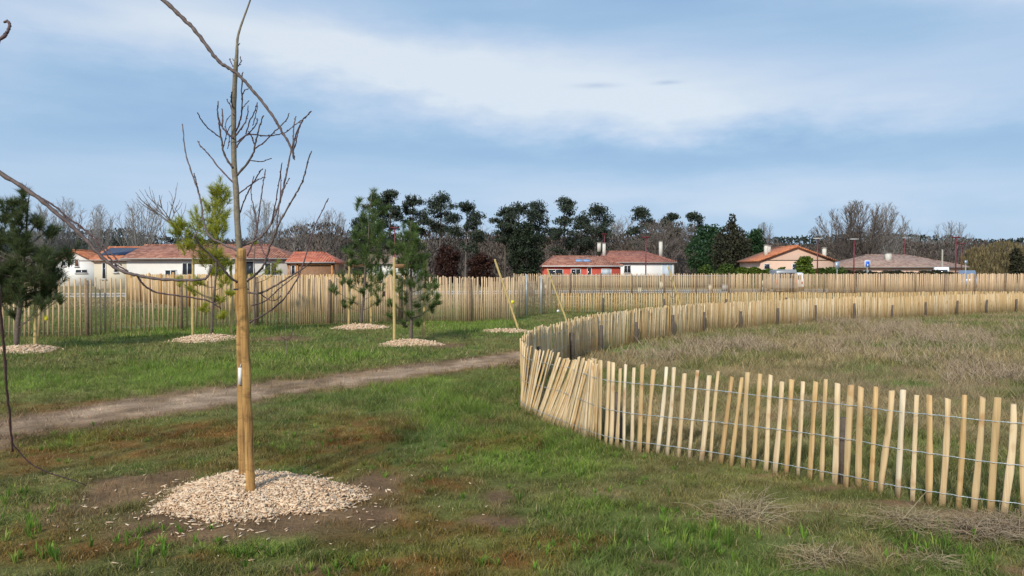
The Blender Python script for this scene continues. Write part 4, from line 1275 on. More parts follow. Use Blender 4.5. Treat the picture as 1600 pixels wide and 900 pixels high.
PINES = [
 (566, 340, 40, 150, 'tall pine showing left of the taller young pine', .7), (590, 302, 46, 145, 'tall pine straight behind the taller young pine', .55),
 (612, 297, 40, 142, 'tall thin-topped pine just right of the taller young pine', .6), (642, 303, 40, 150, 'tall pine with a small high crown above the nearer young pine', .42),
 (686, 299, 48, 145, 'tallest round-crowned pine standing clear above the maroon bushes', .40), (727, 314, 44, 140, 'pine with a low hanging crown above the gap between the maroon bushes', .55),
 (789, 322, 40, 150, 'pine at the left end of the dense middle clump', .45), (812, 315, 46, 152, 'second pine from the left of the dense middle clump', .5), (845, 313, 46, 155, 'pine above the right side of the dark oak', .5),
 (883, 307, 42, 145, 'tallest pine of the middle clump, above the red house', .62), (905, 335, 36, 155, 'low crowned pine between the two tallest of the middle clump', .5), (929, 317, 48, 145, 'broad pine at the right end of the middle clump', .55),
 (1003, 323, 38, 150, 'pine sticking out above the brown thicket right of the white house chimney', .45), (1052, 332, 30, 160, 'small pine crown at the right shoulder of the brown thicket', .35), (1087, 331, 30, 165, 'small separate pine just above the broad green tree', .4)]
for i, (px, ty, w, Y, lab, cr) in enumerate(PINES):
    far_pine(px, ty, w, Y, lab, 100 + i, cr, 1.0 if w > 38 else .75)

def bushy(name, px, top_y, w_px, Y, label, cat, mat, seed, n=4000, bottom=0.15, fs=.16, flat=1.0, pointed=False, group=None, elong=1.1):
    r = np.random.default_rng(seed); rp = random.Random(seed)
    b0 = atk(px, Y); k = F / Y
    H = (427 - top_y) / k + EYE; W = w_px / k / 2
    root = thing(name, label, cat, b0, 0, group)
    lobes = []
    nl = 22
    for i in range(nl):
        f = (i + rp.random()) / nl
        z = H * (bottom + (1 - bottom) * f)
        env = W * ((1 - f) ** .8 + .05 if pointed else math.sqrt(max(.02, 1 - ((f - .35) / .68) ** 2)))
        a = rp.uniform(0, 6.28); s = max(.3, min(W, H) * rp.uniform(.20, .38)) * (1 - .6 * f if pointed else 1)
        rr_ = max(0, env - s) * rp.uniform(.5, 1.08)
        lobes.append((math.cos(a) * rr_, math.sin(a) * rr_ * .8, min(z, H - s * .7), s, s, s * .8))
    lobes.append((0, 0, H * .45, W * .7, W * .6, H * .38))
    pts = lobes_points(lobes, n, r, .45)
    pts = pts[pts[:, 2] > .05]
    MB().tube(np.array([(0, 0, -.1), (.05, 0, H * .3), (0, 0, H * .75)]) + b0, [W * .06 + .05, W * .05 + .03, .04], 7).build('trunk', M['far_bark'], root, b0)
    fb = MB(); rand_faces(fb, pts + b0, fs, r, elong)
    fb.build('crown', M[mat], root, b0)
bushy('evergreen_oak', 824, 349, 74, 118, 'dark rounded oak hiding the left end of the red house', 'tree', 'far_darkgreen', 201, 6500, .1, .17)
bushy('maroon_bush', 697, 384, 54, 88, 'wide maroon shrub behind the nearer young pine, larger of the two', 'bush', 'far_maroon', 202, 5000, .1, .12)
bushy('maroon_bush', 752, 395, 50, 90, 'lower maroon shrub between the larger one and the dark oak', 'bush', 'far_maroon', 203, 4500, .1, .12)
bushy('small_dark_conifer', 745, 377, 18, 120, 'small dark conifer above the gap between the maroon shrubs', 'tree', 'far_darkgreen', 204, 1300, .1, .13, pointed=True)
bushy('broad_green_tree', 1106, 352, 96, 128, 'broad bottle green tree left of the pointed conifer', 'tree', 'far_green', 205, 8500, .12, .17)
bushy('broad_green_tree', 1180, 358, 56, 132, 'bottle green tree showing right of the pointed conifer', 'tree', 'far_green', 206, 5000, .12, .17)
bushy('pointed_conifer', 1143, 335, 88, 112, 'tall pointed brownish conifer between two green trees', 'tree', 'far_conifer', 207, 8500, .04, .16, pointed=True)
bushy('round_bush', 1257, 401, 42, 80, 'bright green round bush in front of the pink house', 'bush', 'hedge_bright', 208, 4500, .05, .11)
bushy('garden_shrub', 1138, 412, 52, 98, 'low olive green shrub in front of the pointed conifer', 'bush', 'hedge', 209, 3500, .05, .11)
bushy('garden_shrub', 1104, 414, 36, 100, 'low green shrub below the broad green tree', 'bush', 'hedge', 210, 2500, .05, .11)
bushy('garden_shrub', 1300, 418, 60, 88, 'dark green shrub in front of the right corner of the pink house', 'bush', 'hedge', 211, 3000, .05, .11)
bushy('garden_shrub', 1588, 388, 28, 120, 'dark green shrub in the ochre scrub at the right edge', 'bush', 'far_conifer', 212, 3500, .05, .15)

def hedge(label, pxa, pxb, Y, H, mat, seed, n=6000, depth=1.0):
    r = np.random.default_rng(seed)
    a = atk(pxa, Y); b_ = atk(pxb, Y); L = b_[0] - a[0]
    x = r.random(n) * L; y = (r.random(n) - .5) * depth; top = H * (1 + .06 * np.sin(x * 1.3) + .05 * np.sin(x * 4))
    z = top * (1 - r.random(n) ** 1.6); sel = r.random(n) < .5; y[sel] = -depth / 2 + r.random(sel.sum()) * .15
    b = MB(); rand_faces(b, np.stack([a[0] + x, Y + y, z], 1), .10, r)
    b.box(((a[0] + b_[0]) / 2, Y, H * .45), (L, depth * .7, H * .88))
    tag(b.build('hedge', M[mat], origin=(a[0], Y, 0)), label, 'hedge')
hedge('clipped green hedge running left from the pink house', 1152, 1224, 84, 2.15, 'hedge_bright', 1)
hedge('dark green hedge right of the round bush', 1255, 1318, 85, 2.05, 'hedge', 2)
hedge('low dark hedge in front of the wide pinkish roof', 1318, 1515, 92, 1.85, 'far_conifer', 3, 9000)

def grow(out, p, d, L, r, lvl, rg, spread, up, nb, minr):
    n = 4; pts = [p]; q = p.copy(); dd = d.copy()
    for i in range(n):
        dd = dd + np.array((rg.gauss(0, .10), rg.gauss(0, .10), up * .10)); dd /= np.linalg.norm(dd)
        q = q + dd * L / n; pts.append(q.copy())
    out.append((np.array(pts), r, max(minr * .7, r * .55), lvl))
    if lvl == 0: return
    for i in range(nb):
        f = rg.uniform(.35, 1.0); k = min(n - 1, int(f * n)); s = pts[k] + (pts[k + 1] - pts[k]) * (f * n - k)
        a = rg.uniform(0, 6.28); ax = np.cross(dd, (math.cos(a), math.sin(a), .3)); ax /= np.linalg.norm(ax) + 1e-9
        nd = dd * math.cos(spread) + ax * math.sin(spread) * rg.uniform(.7, 1.2); nd[2] += up * .25; nd /= np.linalg.norm(nd)
        grow(out, s, nd, L * rg.uniform(.55, .8), max(minr, r * .55), lvl - 1, rg, spread, up, nb, minr)

def bare_tree(px, top_y, w_px, Y, label, mat, seed, lvl=4, nb=4, spread=.6, up=.6, minr=.022, trunk=.25, group='bare trees beyond the fields', name='bare_tree', stems=1):
    rg = random.Random(seed)
    b0 = atk(px, Y); k = F / Y; H = (427 - top_y) / k + EYE; W = w_px / k
    out = []
    for s in range(stems):
        o = np.array(((s - (stems - 1) / 2) * W / max(1, stems) * .5, 0, 0))
        d = np.array((rg.gauss(0, .08), rg.gauss(0, .08), 1.0)); d /= np.linalg.norm(d)
        grow(out, o, d, H * .42, H * .018 + .04, lvl, rg, spread, up, nb, minr)
    allp = np.concatenate([o[0] for o in out])
    sx = W / (np.percentile(allp[:, 0], 96) - np.percentile(allp[:, 0], 4)); sz = H / np.percentile(allp[:, 2], 99.3)
    root = thing(name, label, 'bare tree', b0, 0, group)
    tb, cb = MB(), MB()
    for pts, r0, r1, lv in out:
        pp = pts.copy()
        pp[:, 0] = (pp[:, 0]) * sx; pp[:, 1] *= min(sx, 1.3); pp[:, 2] *= sz
        if stems > 1 or w_px > 80: pp[:, 2] *= 1 - .55 * np.minimum(1, (np.abs(pp[:, 0]) / (W / 2)) ** 2.2)
        (tb if lv >= lvl else cb).tube(pp + b0, np.linspace(r0, r1, len(pp)), 5 if lv >= lvl else 3, cap=False)
    tb.build('trunk', M[mat], root, b0); cb.build('crown', M[mat], root, b0)
def fan_tree(px, top_y, w_px, Y, label, mat, seed, nl=22, minr=.02, group='bare trees beyond the fields'):
    r = random.Random(seed)
    b0 = atk(px, Y); k = F / Y; H = (427 - top_y) / k + EYE; W = w_px / k / 2
    root = thing('bare_tree', label, 'bare tree', b0, 0, group)
    tb, cb = MB(), MB()
    nt = max(1, int(W / 2.5))
    stems = []
    for s in range(nt):
        x0 = (s - (nt - 1) / 2) * W * .35; fork = H * r.uniform(.14, .24)
        stems.append((x0, fork))
        tb.tube(np.array([(x0 * .7, 0, -.1), (x0 * .9, 0, fork * .6), (x0, 0, fork * 1.15)]) + b0, [.22, .18, .15], 6)
    def side(p0, d, L, rad, lv):
        n = 4; q = p0; pts = [p0]; dd = d
        for i in range(n):
            dd = dd + np.array((r.gauss(0, .10), r.gauss(0, .10), .10)); dd = dd / np.linalg.norm(dd); q = q + dd * L / n; pts.append(q)
        cb.tube(np.array(pts) + b0, np.linspace(rad, max(minr * .6, rad * .4), n + 1), 3, cap=False)
        if lv:
            for i in range(4 if lv > 1 else 3):
                j = r.randint(1, n - 1); a = np.array((r.gauss(0, 1), r.gauss(0, 1), r.gauss(0.2, .6))); a /= np.linalg.norm(a)
                nd = dd * .8 + a * .55; nd /= np.linalg.norm(nd)
                side(pts[j], nd, L * r.uniform(.45, .75), max(minr, rad * .6), lv - 1)
    for i in range(nl):
        x0, fork = stems[i % nt]
        th = ((i + r.random()) / nl * 2 - 1) * 1.25; yy = r.uniform(-.6, .6) * W
        tip = np.array((math.sin(th) / math.sin(1.25) * W * r.uniform(.78, 1), yy, H * (.42 + .58 * math.cos(th * .95)) * r.uniform(.88, 1)))
        p0 = np.array((x0, 0, fork * r.uniform(.7, 1.2))); m = p0 + (tip - p0) * .5 + np.array((0, 0, -.05 * W)) + np.array((math.sin(th) * W * .06, 0, 0))
        pts = smooth3([p0, m, tip], 6); n = len(pts)
        cb.tube(pts + b0, np.linspace(.10, minr, n), 4, cap=False)
        for j in range(3, n - 1):
            for _ in range(2):
                d = pts[j + 1] - pts[j]; d /= np.linalg.norm(d)
                a = np.array((r.gauss(0, 1), r.gauss(0, 1), r.gauss(.1, .6))); a /= np.linalg.norm(a)
                nd = d * .8 + a * .6; nd /= np.linalg.norm(nd)
                L = np.linalg.norm(tip - p0) * r.uniform(.16, .30) * (1.15 - j / n * .6)
                side(pts[j], nd, L, .035, 1)
    # keep the outline rounded
    for V in cb.v:
        z = V[:, 2] - b0[2]; x = V[:, 0] - b0[0]
        lim = H * (.30 + .72 * np.sqrt(np.maximum(0.0, 1 - np.minimum(1, np.abs(x) / (W * 1.08)) ** 2)))
        V[:, 2] = b0[2] + np.where(z > lim, lim + (z - lim) * .25, z)
    tb.build('trunk', M[mat], root, b0); cb.build('crown', M[mat], root, b0)
FAN = {220, 415, 1338, 1388, 1483, 60, 105, 155, 522, 1192}
BARE = [
 (60, 318, 70, 150, 'pale bare tree above the dark young pine at the left', 'pale_bark', 4, 4, .5, .7), (105, 312, 60, 155, 'pale feathery bare tree left of the first orange roof', 'pale_bark', 4, 4, .5, .8),
 (155, 322, 50, 150, 'slim pale bare tree above the solar panel roof', 'pale_bark', 4, 4, .45, .9), (220, 312, 84, 120, 'wide grey bare tree above the left part of the long house', 'pale_bark', 5, 3, .7, .5),
 (278, 292, 72, 100, 'heavily pruned bare tree with thick dark upright limbs behind the long house', 'dark_bark', 3, 4, .55, 1.0), (415, 314, 70, 130, 'grey bare tree above the right part of the long house', 'pale_bark', 5, 3, .65, .6),
 (468, 335, 54, 150, 'pale bare tree above the red roofed shed', 'pale_bark', 4, 4, .5, .8), (522, 328, 56, 160, 'faint pale bare tree between the shed and the taller young pine', 'pale_bark', 4, 4, .5, .9),
 (660, 345, 60, 165, 'pale bare tree seen under the crowns above the nearer young pine', 'pale_bark', 4, 4, .5, .9), (703, 350, 60, 168, 'pale bare tree under the tallest round-crowned pine', 'pale_bark', 4, 4, .5, .9), (762, 343, 60, 165, 'pale bare tree filling the gap between the two pine groups', 'pale_bark', 4, 4, .5, .9),
 (880, 360, 60, 160, 'bare tree below the tallest pine of the middle clump', 'pale_bark', 4, 4, .5, .8), (955, 336, 50, 165, 'pale bare tree right of the broad pine, left of the thicket', 'pale_bark', 4, 4, .4, 1.0), (978, 340, 44, 168, 'pale slim bare tree touching the brown thicket', 'pale_bark', 4, 4, .4, 1.0),
 (1020, 345, 60, 130, 'brown bare tree behind the white house, left of the two', 'dark_bark', 5, 4, .6, .6), (1050, 350, 60, 135, 'brown bare tree behind the right chimney of the white house', 'dark_bark', 5, 4, .6, .6),
 (1192, 350, 44, 165, 'faint bare tree right of the green trees', 'pale_bark', 4, 4, .5, .8),
 (1338, 317, 116, 125, 'largest spreading bare tree above the gap between pink house and wide roof', 'dark_bark', 5, 4, .42, 1.5), (1388, 318, 56, 135, 'tall pale bare tree joined to the right of the largest one', 'pale_bark', 5, 3, .5, .9),
 (1428, 353, 40, 160, 'small faint bare tree in the dip beside the largest ones', 'pale_bark', 4, 4, .5, .8), (1483, 347, 62, 155, 'rounded pale bare tree above the right end of the wide roof', 'pale_bark', 5, 3, .55, .8)]
for i, (px, ty, w, Y, lab, mt, lv, nb, sp, up) in enumerate(BARE):
    if px in FAN:
        fan_tree(px, ty, w * (1.12 if px > 1300 else 1), Y, lab, mt, 300 + i, 46 if w > 100 else 18, .028 if w > 100 else .022)
        continue
    bare_tree(px, ty, w, Y, lab, mt, 300 + i, lv, nb, sp, up, minr=.02 if mt == 'pale_bark' else .026, stems=1 if w < 100 else 4)

# woods that read as one mass
def wood(name, label, prof, Y0, Y1, mat, n, seed, fs, elong, upw, amp=5):
    r = np.random.default_rng(seed); b = MB()
    xs = np.array([p[0] for p in prof], float); ys = np.array([p[1] for p in prof], float)
    px = xs[0] + (xs[-1] - xs[0]) * r.random(n); Y = Y0 + (Y1 - Y0) * r.random(n) ** 1.5
    ty = np.interp(px, xs, ys)
    k0 = F / Y0
    X = (px - 800) / F * Y
    lump = (fbm(X * .28, Y * .1, seed, 2) - .5) * 2.4 + (fbm(X * .9, Y * .2, seed + 5, 2) - .5) * 1.2
    H = ((427 - ty) / k0 + EYE) * (Y / Y0) ** .8 + lump * amp / 6
    z = H * (1 - r.random(n) ** 1.35 * .98)
    rand_faces(b, np.stack([X, Y, z], 1), fs, r, elong, upw)
    # a solid ragged ridge behind keeps the mass closed
    m = 160
    pxs = np.linspace(xs[0], xs[-1], m); Xs = (pxs - 800) / F * Y1
    Hs = ((427 - np.interp(pxs, xs, ys)) / k0 + EYE) * (Y1 / Y0) * .82 + (fbm(Xs * .5, Xs * 0, 3, 2) - .5) * .8
    v = np.concatenate([np.c_[Xs, np.full(m, Y1), np.full(m, -1)], np.c_[Xs, np.full(m, Y1), Hs], np.c_[Xs, np.full(m, Y1 + 6), np.full(m, -1)]])
    q_ = [(i, i + 1, m + i + 1, m + i) for i in range(m - 1)] + [(m + i, m + i + 1, 2 * m + i + 1, 2 * m + i) for i in range(m - 1)]
    b.add(v, quads=q_)
    tag(b.build(name, M[mat]), label, 'wood', kind='stuff')
wood('pine_wood', 'dark far pine wood closing the horizon', [(-500, 360), (0, 362), (120, 362), (200, 358), (260, 372), (420, 380), (560, 378), (620, 376), (740, 378), (775, 362), (860, 358), (945, 362), (970, 380), (1060, 380), (1150, 376), (1200, 372), (1300, 370), (1345, 366), (1400, 368), (1500, 371), (1540, 377), (1600, 374), (2100, 374)],
     185, 215, 'wood_pine', 60000, 5, .36, 1.0, 0.3, 4)
wood('bare_wood', 'brown leafless thickets in front of the far pine wood', [(-500, 400), (150, 398), (230, 388), (380, 375), (430, 362), (480, 352), (520, 350), (550, 365), (600, 368), (680, 360), (740, 360), (760, 366), (830, 372), (960, 368), (985, 362), (1000, 348), (1065, 350), (1080, 392), (1170, 392), (1200, 384), (1300, 382), (1400, 380), (1500, 378), (1600, 382), (2100, 380)],
     150, 172, 'wood_bare', 70000, 6, .17, 2.2, 1.2, 4)
# ochre scrub at the right
wood('ochre_scrub', 'ochre leafless scrub beside the wide pinkish roof', [(1500, 402), (1520, 388), (1560, 380), (1600, 382), (1700, 382), (1900, 385)], 122, 132, 'scrub', 16000, 7, .10, 3.0, 2.5, 3)

# ------------------------------------------------------------------ houses
def house(name, label, px, Y, w, d, eave, ridge, roofmat, wallmat, inset=(0, 0), gable_front=False, over=.35, rz=0.0, windows=(), chimneys=(), fascia='frame_grey', extra=None, cat='house', doors=()):
    b0 = atk(px, Y)
    b0[2] = 0
    root = thing(name, label, cat, b0, rz)
    e = eave
    wb_ = MB()
    wb_.box((0, d / 2, (e - .2) / 2 - .1), (w, d, e - .2 + .2))
    rf = MB(); th = .16
    X0, X1, Y0_, Y1_ = -w / 2 - over, w / 2 + over, -over, d + over
    if not gable_front:
        il, ir = inset
        rx0 = X0 + (il if il else 0); rx1 = X1 - (ir if ir else 0); ym = d / 2
        V = [(X0, Y0_, e), (X1, Y0_, e), (X1, Y1_, e), (X0, Y1_, e), (rx0, ym, ridge), (rx1, ym, ridge), (X0, Y0_, e - th), (X1, Y0_, e - th), (X1, Y1_, e - th), (X0, Y1_, e - th)]
        rf.poly(V, [(0, 1, 5, 4), (1, 2, 5), (2, 3, 4, 5), (3, 0, 4), (6, 9, 8, 7), (6, 7, 1, 0), (7, 8, 2, 1), (8, 9, 3, 2), (9, 6, 0, 3)])
        rf.tube([(rx0 + .02, ym, ridge), (rx1 - .02, ym, ridge)], .10, 6)
        if il: rf.tube([(X0, Y0_, e + .01), (rx0, ym, ridge)], .08, 6); 
        if ir: rf.tube([(X1, Y0_, e + .01), (rx1, ym, ridge)], .08, 6)
        gw = MB()
        if not il: gw.poly([(X0 - .012, Y0_ + .35, e - .05), (X0 - .012, Y1_ - .35, e - .05), (X0 - .012, ym, ridge - .2)], [(0, 1, 2)])
        if not ir: gw.poly([(X1 + .012, Y0_ + .35, e - .05), (X1 + .012, Y1_ - .35, e - .05), (X1 + .012, ym, ridge - .2)], [(0, 2, 1)])
        slope = lambda x, y: e + (ridge - e) * (y + over) / (d / 2 + over)
    else:
        gw = MB()
        wb_.poly([(-w / 2, 0, e - .1001), (w / 2, 0, e - .1001), (0, 0, ridge - .22), (-w / 2, d, e - .1001), (w / 2, d, e - .1001), (0, d, ridge - .22)], [(0, 1, 2), (3, 5, 4), (0, 2, 5, 3), (1, 4, 5, 2)])
        for sgn in (-1, 1):
            xe = sgn * (w / 2 + over); xo = 0
            ze = e - (ridge - e) / (w / 2) * over
            V = [(xe, Y0_, ze), (xo, Y0_, ridge), (xo, Y1_, ridge), (xe, Y1_, ze), (xe, Y0_, ze - th), (xo, Y0_, ridge - th), (xo, Y1_, ridge - th), (xe, Y1_, ze - th)]
            rf.poly(V, [(0, 1, 2, 3), (4, 7, 6, 5), (0, 4, 5, 1), (3, 2, 6, 7), (0, 3, 7, 4)])
        rf.tube([(0, Y0_, ridge + .01), (0, Y1_, ridge + .01)], .12, 6)
        slope = lambda x, y: ridge - (ridge - e) * abs(x) / (w / 2)
    wall = wb_.build('wall', M[wallmat], root)
    if gw.n: gw.build('gable_wall', M[wallmat], root)
    roof = rf.build('roof', M[roofmat], root)
    if not gable_front:
        MB().box((0, Y0_ - .05, e - .09), (X1 - X0, .09, .11)).build('gutter', M[fascia], root)
    for (cx, cy, h, s) in chimneys:
        z0 = slope(cx, cy) - .4
        ch = MB(); ch.box((cx, cy, z0 + (h + .4) / 2), (s, s, h + .4)); ch.build('chimney', M['chimney'], root)
        MB().box((cx, cy, z0 + h + .4 + .04), (s + .12, s + .12, .08)).build('chimney_cap', M['frame_grey'], root)
    for (x, z, ww, hh, kind) in windows:
        fr = MB(); t = .07
        y = -.03
        fr.box((x, y, z + hh / 2 - t / 2), (ww, .06, t)); fr.box((x, y, z - hh / 2 + t / 2), (ww, .06, t))
        fr.box((x - ww / 2 + t / 2, y, z), (t, .06, hh - 2 * t)); fr.box((x + ww / 2 - t / 2, y, z), (t, .06, hh - 2 * t))
        if ww > .8: fr.box((x, y, z), (t * .8, .05, hh - 2 * t))
        frame = fr.build('window' if kind != 'door' else 'door', M['frame_white'], root)
        MB().box((x, -.012, z), (ww - 2 * t, .02, hh - 2 * t)).build('pane', M['glass' if kind in ('w', 'shut', 'door') else kind], frame)
        MB().box((x, -.07, z - hh / 2 - .04), (ww + .16, .14, .06)).build('sill', M['frame_grey'], frame)
        if kind == 'shut':
            for sg in (-1, 1):
                MB().box((x + sg * (ww / 2 + ww * .25 + .01), -.03, z), (ww * .5, .045, hh)).build('shutter', M['shutter'], root)
    if extra: extra(root, slope)
    return root

house('cream_house', 'small white gabled house with an orange roof behind the left open fence', 117, 96, 5.0, 7, 3.4, 4.65, 'tile_orange', 'bright_wall', gable_front=True, over=.45,
      windows=[(.3, 3.0, .55, 1.0, 'shutter'), (-1.4, 2.9, .6, .7, 'w'), (.9, 1.9, 1.6, .5, 'w')])
def solar(root, slope):
    zc = (slope(0, .9) + .06, slope(0, 2.6) + .06)
    V = [(-2.0, .8, slope(0, .8) + .05), (1.4, .8, slope(0, .8) + .05), (1.4, 3.0, slope(0, 3.0) + .05), (-2.0, 3.0, slope(0, 3.0) + .05)]
    up = np.array((0, 0, .05)); V2 = [tuple(np.array(v) + up) for v in V]
    MB().poly(V + V2, [(4, 5, 6, 7), (3, 2, 1, 0), (0, 1, 5, 4), (1, 2, 6, 5), (2, 3, 7, 6), (3, 0, 4, 7)]).build('solar_panel', M['solar'], root)
house('solar_house', 'cream house with a dark solar panel on its orange roof', 179, 80, 4.4, 7, 3.15, 4.6, 'tile_orange', 'cream_wall', over=.35,
      windows=[(-1.1, 1.9, .45, 1.8, 'w'), (.2, 2.2, .5, 1.0, 'w')], extra=solar)
house('long_white_house', 'long white bungalow with a mottled red tiled roof behind the left fences', 323, 62, 13.4, 7.5, 2.95, 4.15, 'tile_red', 'white_wall', inset=(0, 3.0), over=.35,
      windows=[(-1.6, 2.0, .9, 1.1, 'w'), (-3.0, 1.5, 1.0, .9, 'w'), (1.2, 1.9, .8, 1.6, 'w'), (5.4, 2.0, 1.1, 1.1, 'w'), (3.6, 1.9, .8, 1.6, 'w')], chimneys=[(-3.2, 4.6, .35, .35)])
def shedx(root, slope):
    for x in (-1.75, -1.1, 1.75):
        MB().box((x, -.06, 1.2), (.13, .1, 2.4)).build('timber_post', M['orange_board'], root)
    MB().box((0, -.06, 2.37), (3.63, .1, .10)).build('timber_beam', M['orange_board'], root)
house('wooden_shed', 'brown boarded annex with orange timber posts and a red tiled roof', 486, 61, 3.6, 4, 2.62, 3.4, 'tile_bright', 'brown_board', inset=(0, 1.3), over=.25, windows=[(-1.45, 1.9, .4, .9, 'door')], extra=shedx, cat='shed')
house('far_grey_roofed_house', 'distant low house with a dull brown roof seen between the two middle young pines', 612, 120, 8.0, 6, 3.3, 4.7, 'tile_pink', 'white_wall', inset=(0, 2), windows=[(-2.0, 2.4, 1.0, 1.1, 'w'), (1.5, 2.4, 1.0, 1.1, 'w')])
def sky_l(root, slope):
    for i, x in enumerate((-.25, .75)):
        y0, y1 = 1.3, 2.4
        V = [(x - .45, y0, slope(0, y0) + .04), (x + .45, y0, slope(0, y0) + .04), (x + .45, y1, slope(0, y1) + .04), (x - .45, y1, slope(0, y1) + .04)]
        V2 = [(a, b, c + .05) for a, b, c in V]
        MB().poly(V + V2, [(4, 5, 6, 7), (3, 2, 1, 0), (0, 1, 5, 4), (1, 2, 6, 5), (2, 3, 7, 6), (3, 0, 4, 7)]).build('skylight', M['skylight'], root)
house('red_house', 'red walled bungalow with two skylights in its brown red roof', 910, 96, 9.9, 8, 2.66, 3.95, 'tile_red', 'red_wall', inset=(1.6, 2.8), over=.3,
      windows=[(-3.5, 1.75, 2.0, .85, 'w'), (-.85, 1.75, 1.3, .95, 'w'), (.9, 1.6, .6, 1.6, 'door'), (3.1, 1.75, 1.3, .95, 'garage')], extra=sky_l, fascia='frame_white')
house('white_house', 'bright white house with a brown red hipped roof right of the red house', 998, 104, 9.9, 8, 3.25, 4.85, 'tile_brown', 'bright_wall', inset=(.9, 4.0), over=.35,
      windows=[(-1.6, 2.2, 1.0, 1.1, 'w'), (4.0, 1.6, 1.5, 2.9, 'garage'), (-3.0, 2.3, .4, .6, 'w')], chimneys=[(-4.6, 2.3, 1.7, .42), (3.5, 2.2, 2.0, .45), (-5.0, 5.0, .9, .5)])
house('pink_house', 'pink gable ended house with orange tiles behind the round bush', 1245, 89, 8.7, 8, 3.35, 4.95, 'tile_orange', 'pink_wall', gable_front=True, over=.35,
      windows=[(-3.6, 2.45, .75, .7, 'w'), (-.25, 2.2, .7, 1.2, 'w')], chimneys=[(-2.7, 3.0, 1.15, .42), (-1.8, 5.0, .8, .6), (4.1, 2.0, 1.3, .4)])
house('wide_roofed_house', 'low house with a very wide weathered pinkish hipped roof at the right', 1413, 112, 18.0, 10, 2.65, 4.55, 'tile_pink', 'pink_wall', inset=(5.9, 6.6), over=.5,
      windows=[(-5.5, 1.6, 1.2, 1.1, 'w'), (-1.0, 1.6, 1.2, 1.1, 'w'), (4.0, 1.6, 1.2, 1.1, 'w')], chimneys=[(-1.2, 2.6, 1.0, .75)])

# low wall in front of the middle houses
a = atk(838, 86); b_ = atk(1160, 86)
wl = thing('garden_wall', 'long low beige wall with a pale coping in front of the red and white houses', 'wall', (a[0], 86, 0))
MB().box(((a[0] + b_[0]) / 2, 86, .62), (b_[0] - a[0], .2, 1.4)).build('wall_face', simple('beige render', (0.24, 0.20, 0.125), .9, .15, 1.2), wl, (a[0], 86, 0))
MB().box(((a[0] + b_[0]) / 2, 86, 1.38), (b_[0] - a[0] + .1, .3, .10)).build('coping', M['box_grey'], wl, (a[0], 86, 0))

# ------------------------------------------------------------------ street lamps, signs, poles
def lamp(px, top_y, Y, label, head=True, hm='lamp_head'):
    b0 = atk(px, Y); b0[2] = 0; k = F / Y; H = (427 - top_y) / k + EYE
    root = thing('street_lamp', label, 'street lamp', b0, 0, 'dark red street lamps of the estate')
    MB().tube(np.array([(0, 0, 0), (0, 0, H * .5), (0, 0, H)]) + b0, [.085, .07, .055], 8).build('pole', M['lamp_red'], root, b0)
    MB().tube(np.array([(0, 0, 0), (0, 0, .25)]) + b0, [.13, .11], 8).build('base', M['lamp_red'], root, b0)
    b = MB(); b.box(b0 + (0, 0, H + .02), (.95, .38, .10)); b.box(b0 + (0, 0, H - .05), (.6, .26, .06))
    b.build('lamp_head', M[hm], root, b0)
lamp(1009, 371, 88, 'dark red street lamp standing in front of the white house', hm='lamp_red')
lamp(1277, 373, 82, 'dark red street lamp with pale head in front of the pink house')
lamp(1334, 374, 86, 'dark red street lamp left of the blue sign')
lamp(1493, 371, 84, 'taller of the two close dark red street lamps at the far right', hm='lamp_red')
lamp(1502, 381, 104, 'shorter of the two close dark red street lamps at the far right', hm='lamp_red')
lamp(944, 366, 118, 'street lamp rising behind the left chimney of the white house', hm='lamp_red')
lamp(617, 356, 84, 'dark red street lamp above the nearer young pine stakes', hm='lamp_red')
lamp(1413, 372, 126, 'street lamp behind the wide pinkish roof')

def sign(px, top_y, Y, label, w, h, kind):
    b0 = atk(px, Y); b0[2] = 0; k = F / Y; H = (427 - top_y) / k + EYE
    root = thing('road_sign', label, 'road sign', b0)
    MB().tube(np.array([(0, .03, 0), (0, .03, H)]) + b0, .035, 7).build('pole', M['galv'], root, b0)
    if kind == 'blue':
        bd = MB().box(b0 + (0, -.02, H - h / 2), (w, .025, h)).build('board', M['sign_white'], root, b0)
        MB().box(b0 + (0, -.036, H - h / 2), (w * .72, .006, h * .78)).build('panel', M['sign_blue'], bd, b0)
        MB().box(b0 + (.02, -.042, H - h / 2 - h * .16), (w * .22, .004, h * .26)).build('symbol', M['sign_white'], bd, b0)
    else:
        MB().box(b0 + (0, -.02, H - h / 2), (w, .025, h)).build('board', M[kind], root, b0)
sign(1355, 407, 76, 'blue square sign with a white border on a grey pole before the wide roof', .58, .72, 'blue')
sign(1308, 409, 78, 'blue grey sign back on a grey pole at the corner of the pink house', .42, .75, 'sign_grey')
sign(1509, 407, 80, 'small grey green sign right of the two close street lamps', .30, .35, 'sign_grey')

b0 = atk(1472, 100); b0[2] = 0
tag(MB().tube(np.array([(0, 0, 0), (0, 0, 4.85)]) + b0, [.13, .10], 8).build('utility_pole', simple('pale concrete pole', (.35, .33, .27), .8), origin=b0), 'short pale pole standing above the right slope of the wide roof', 'pole')

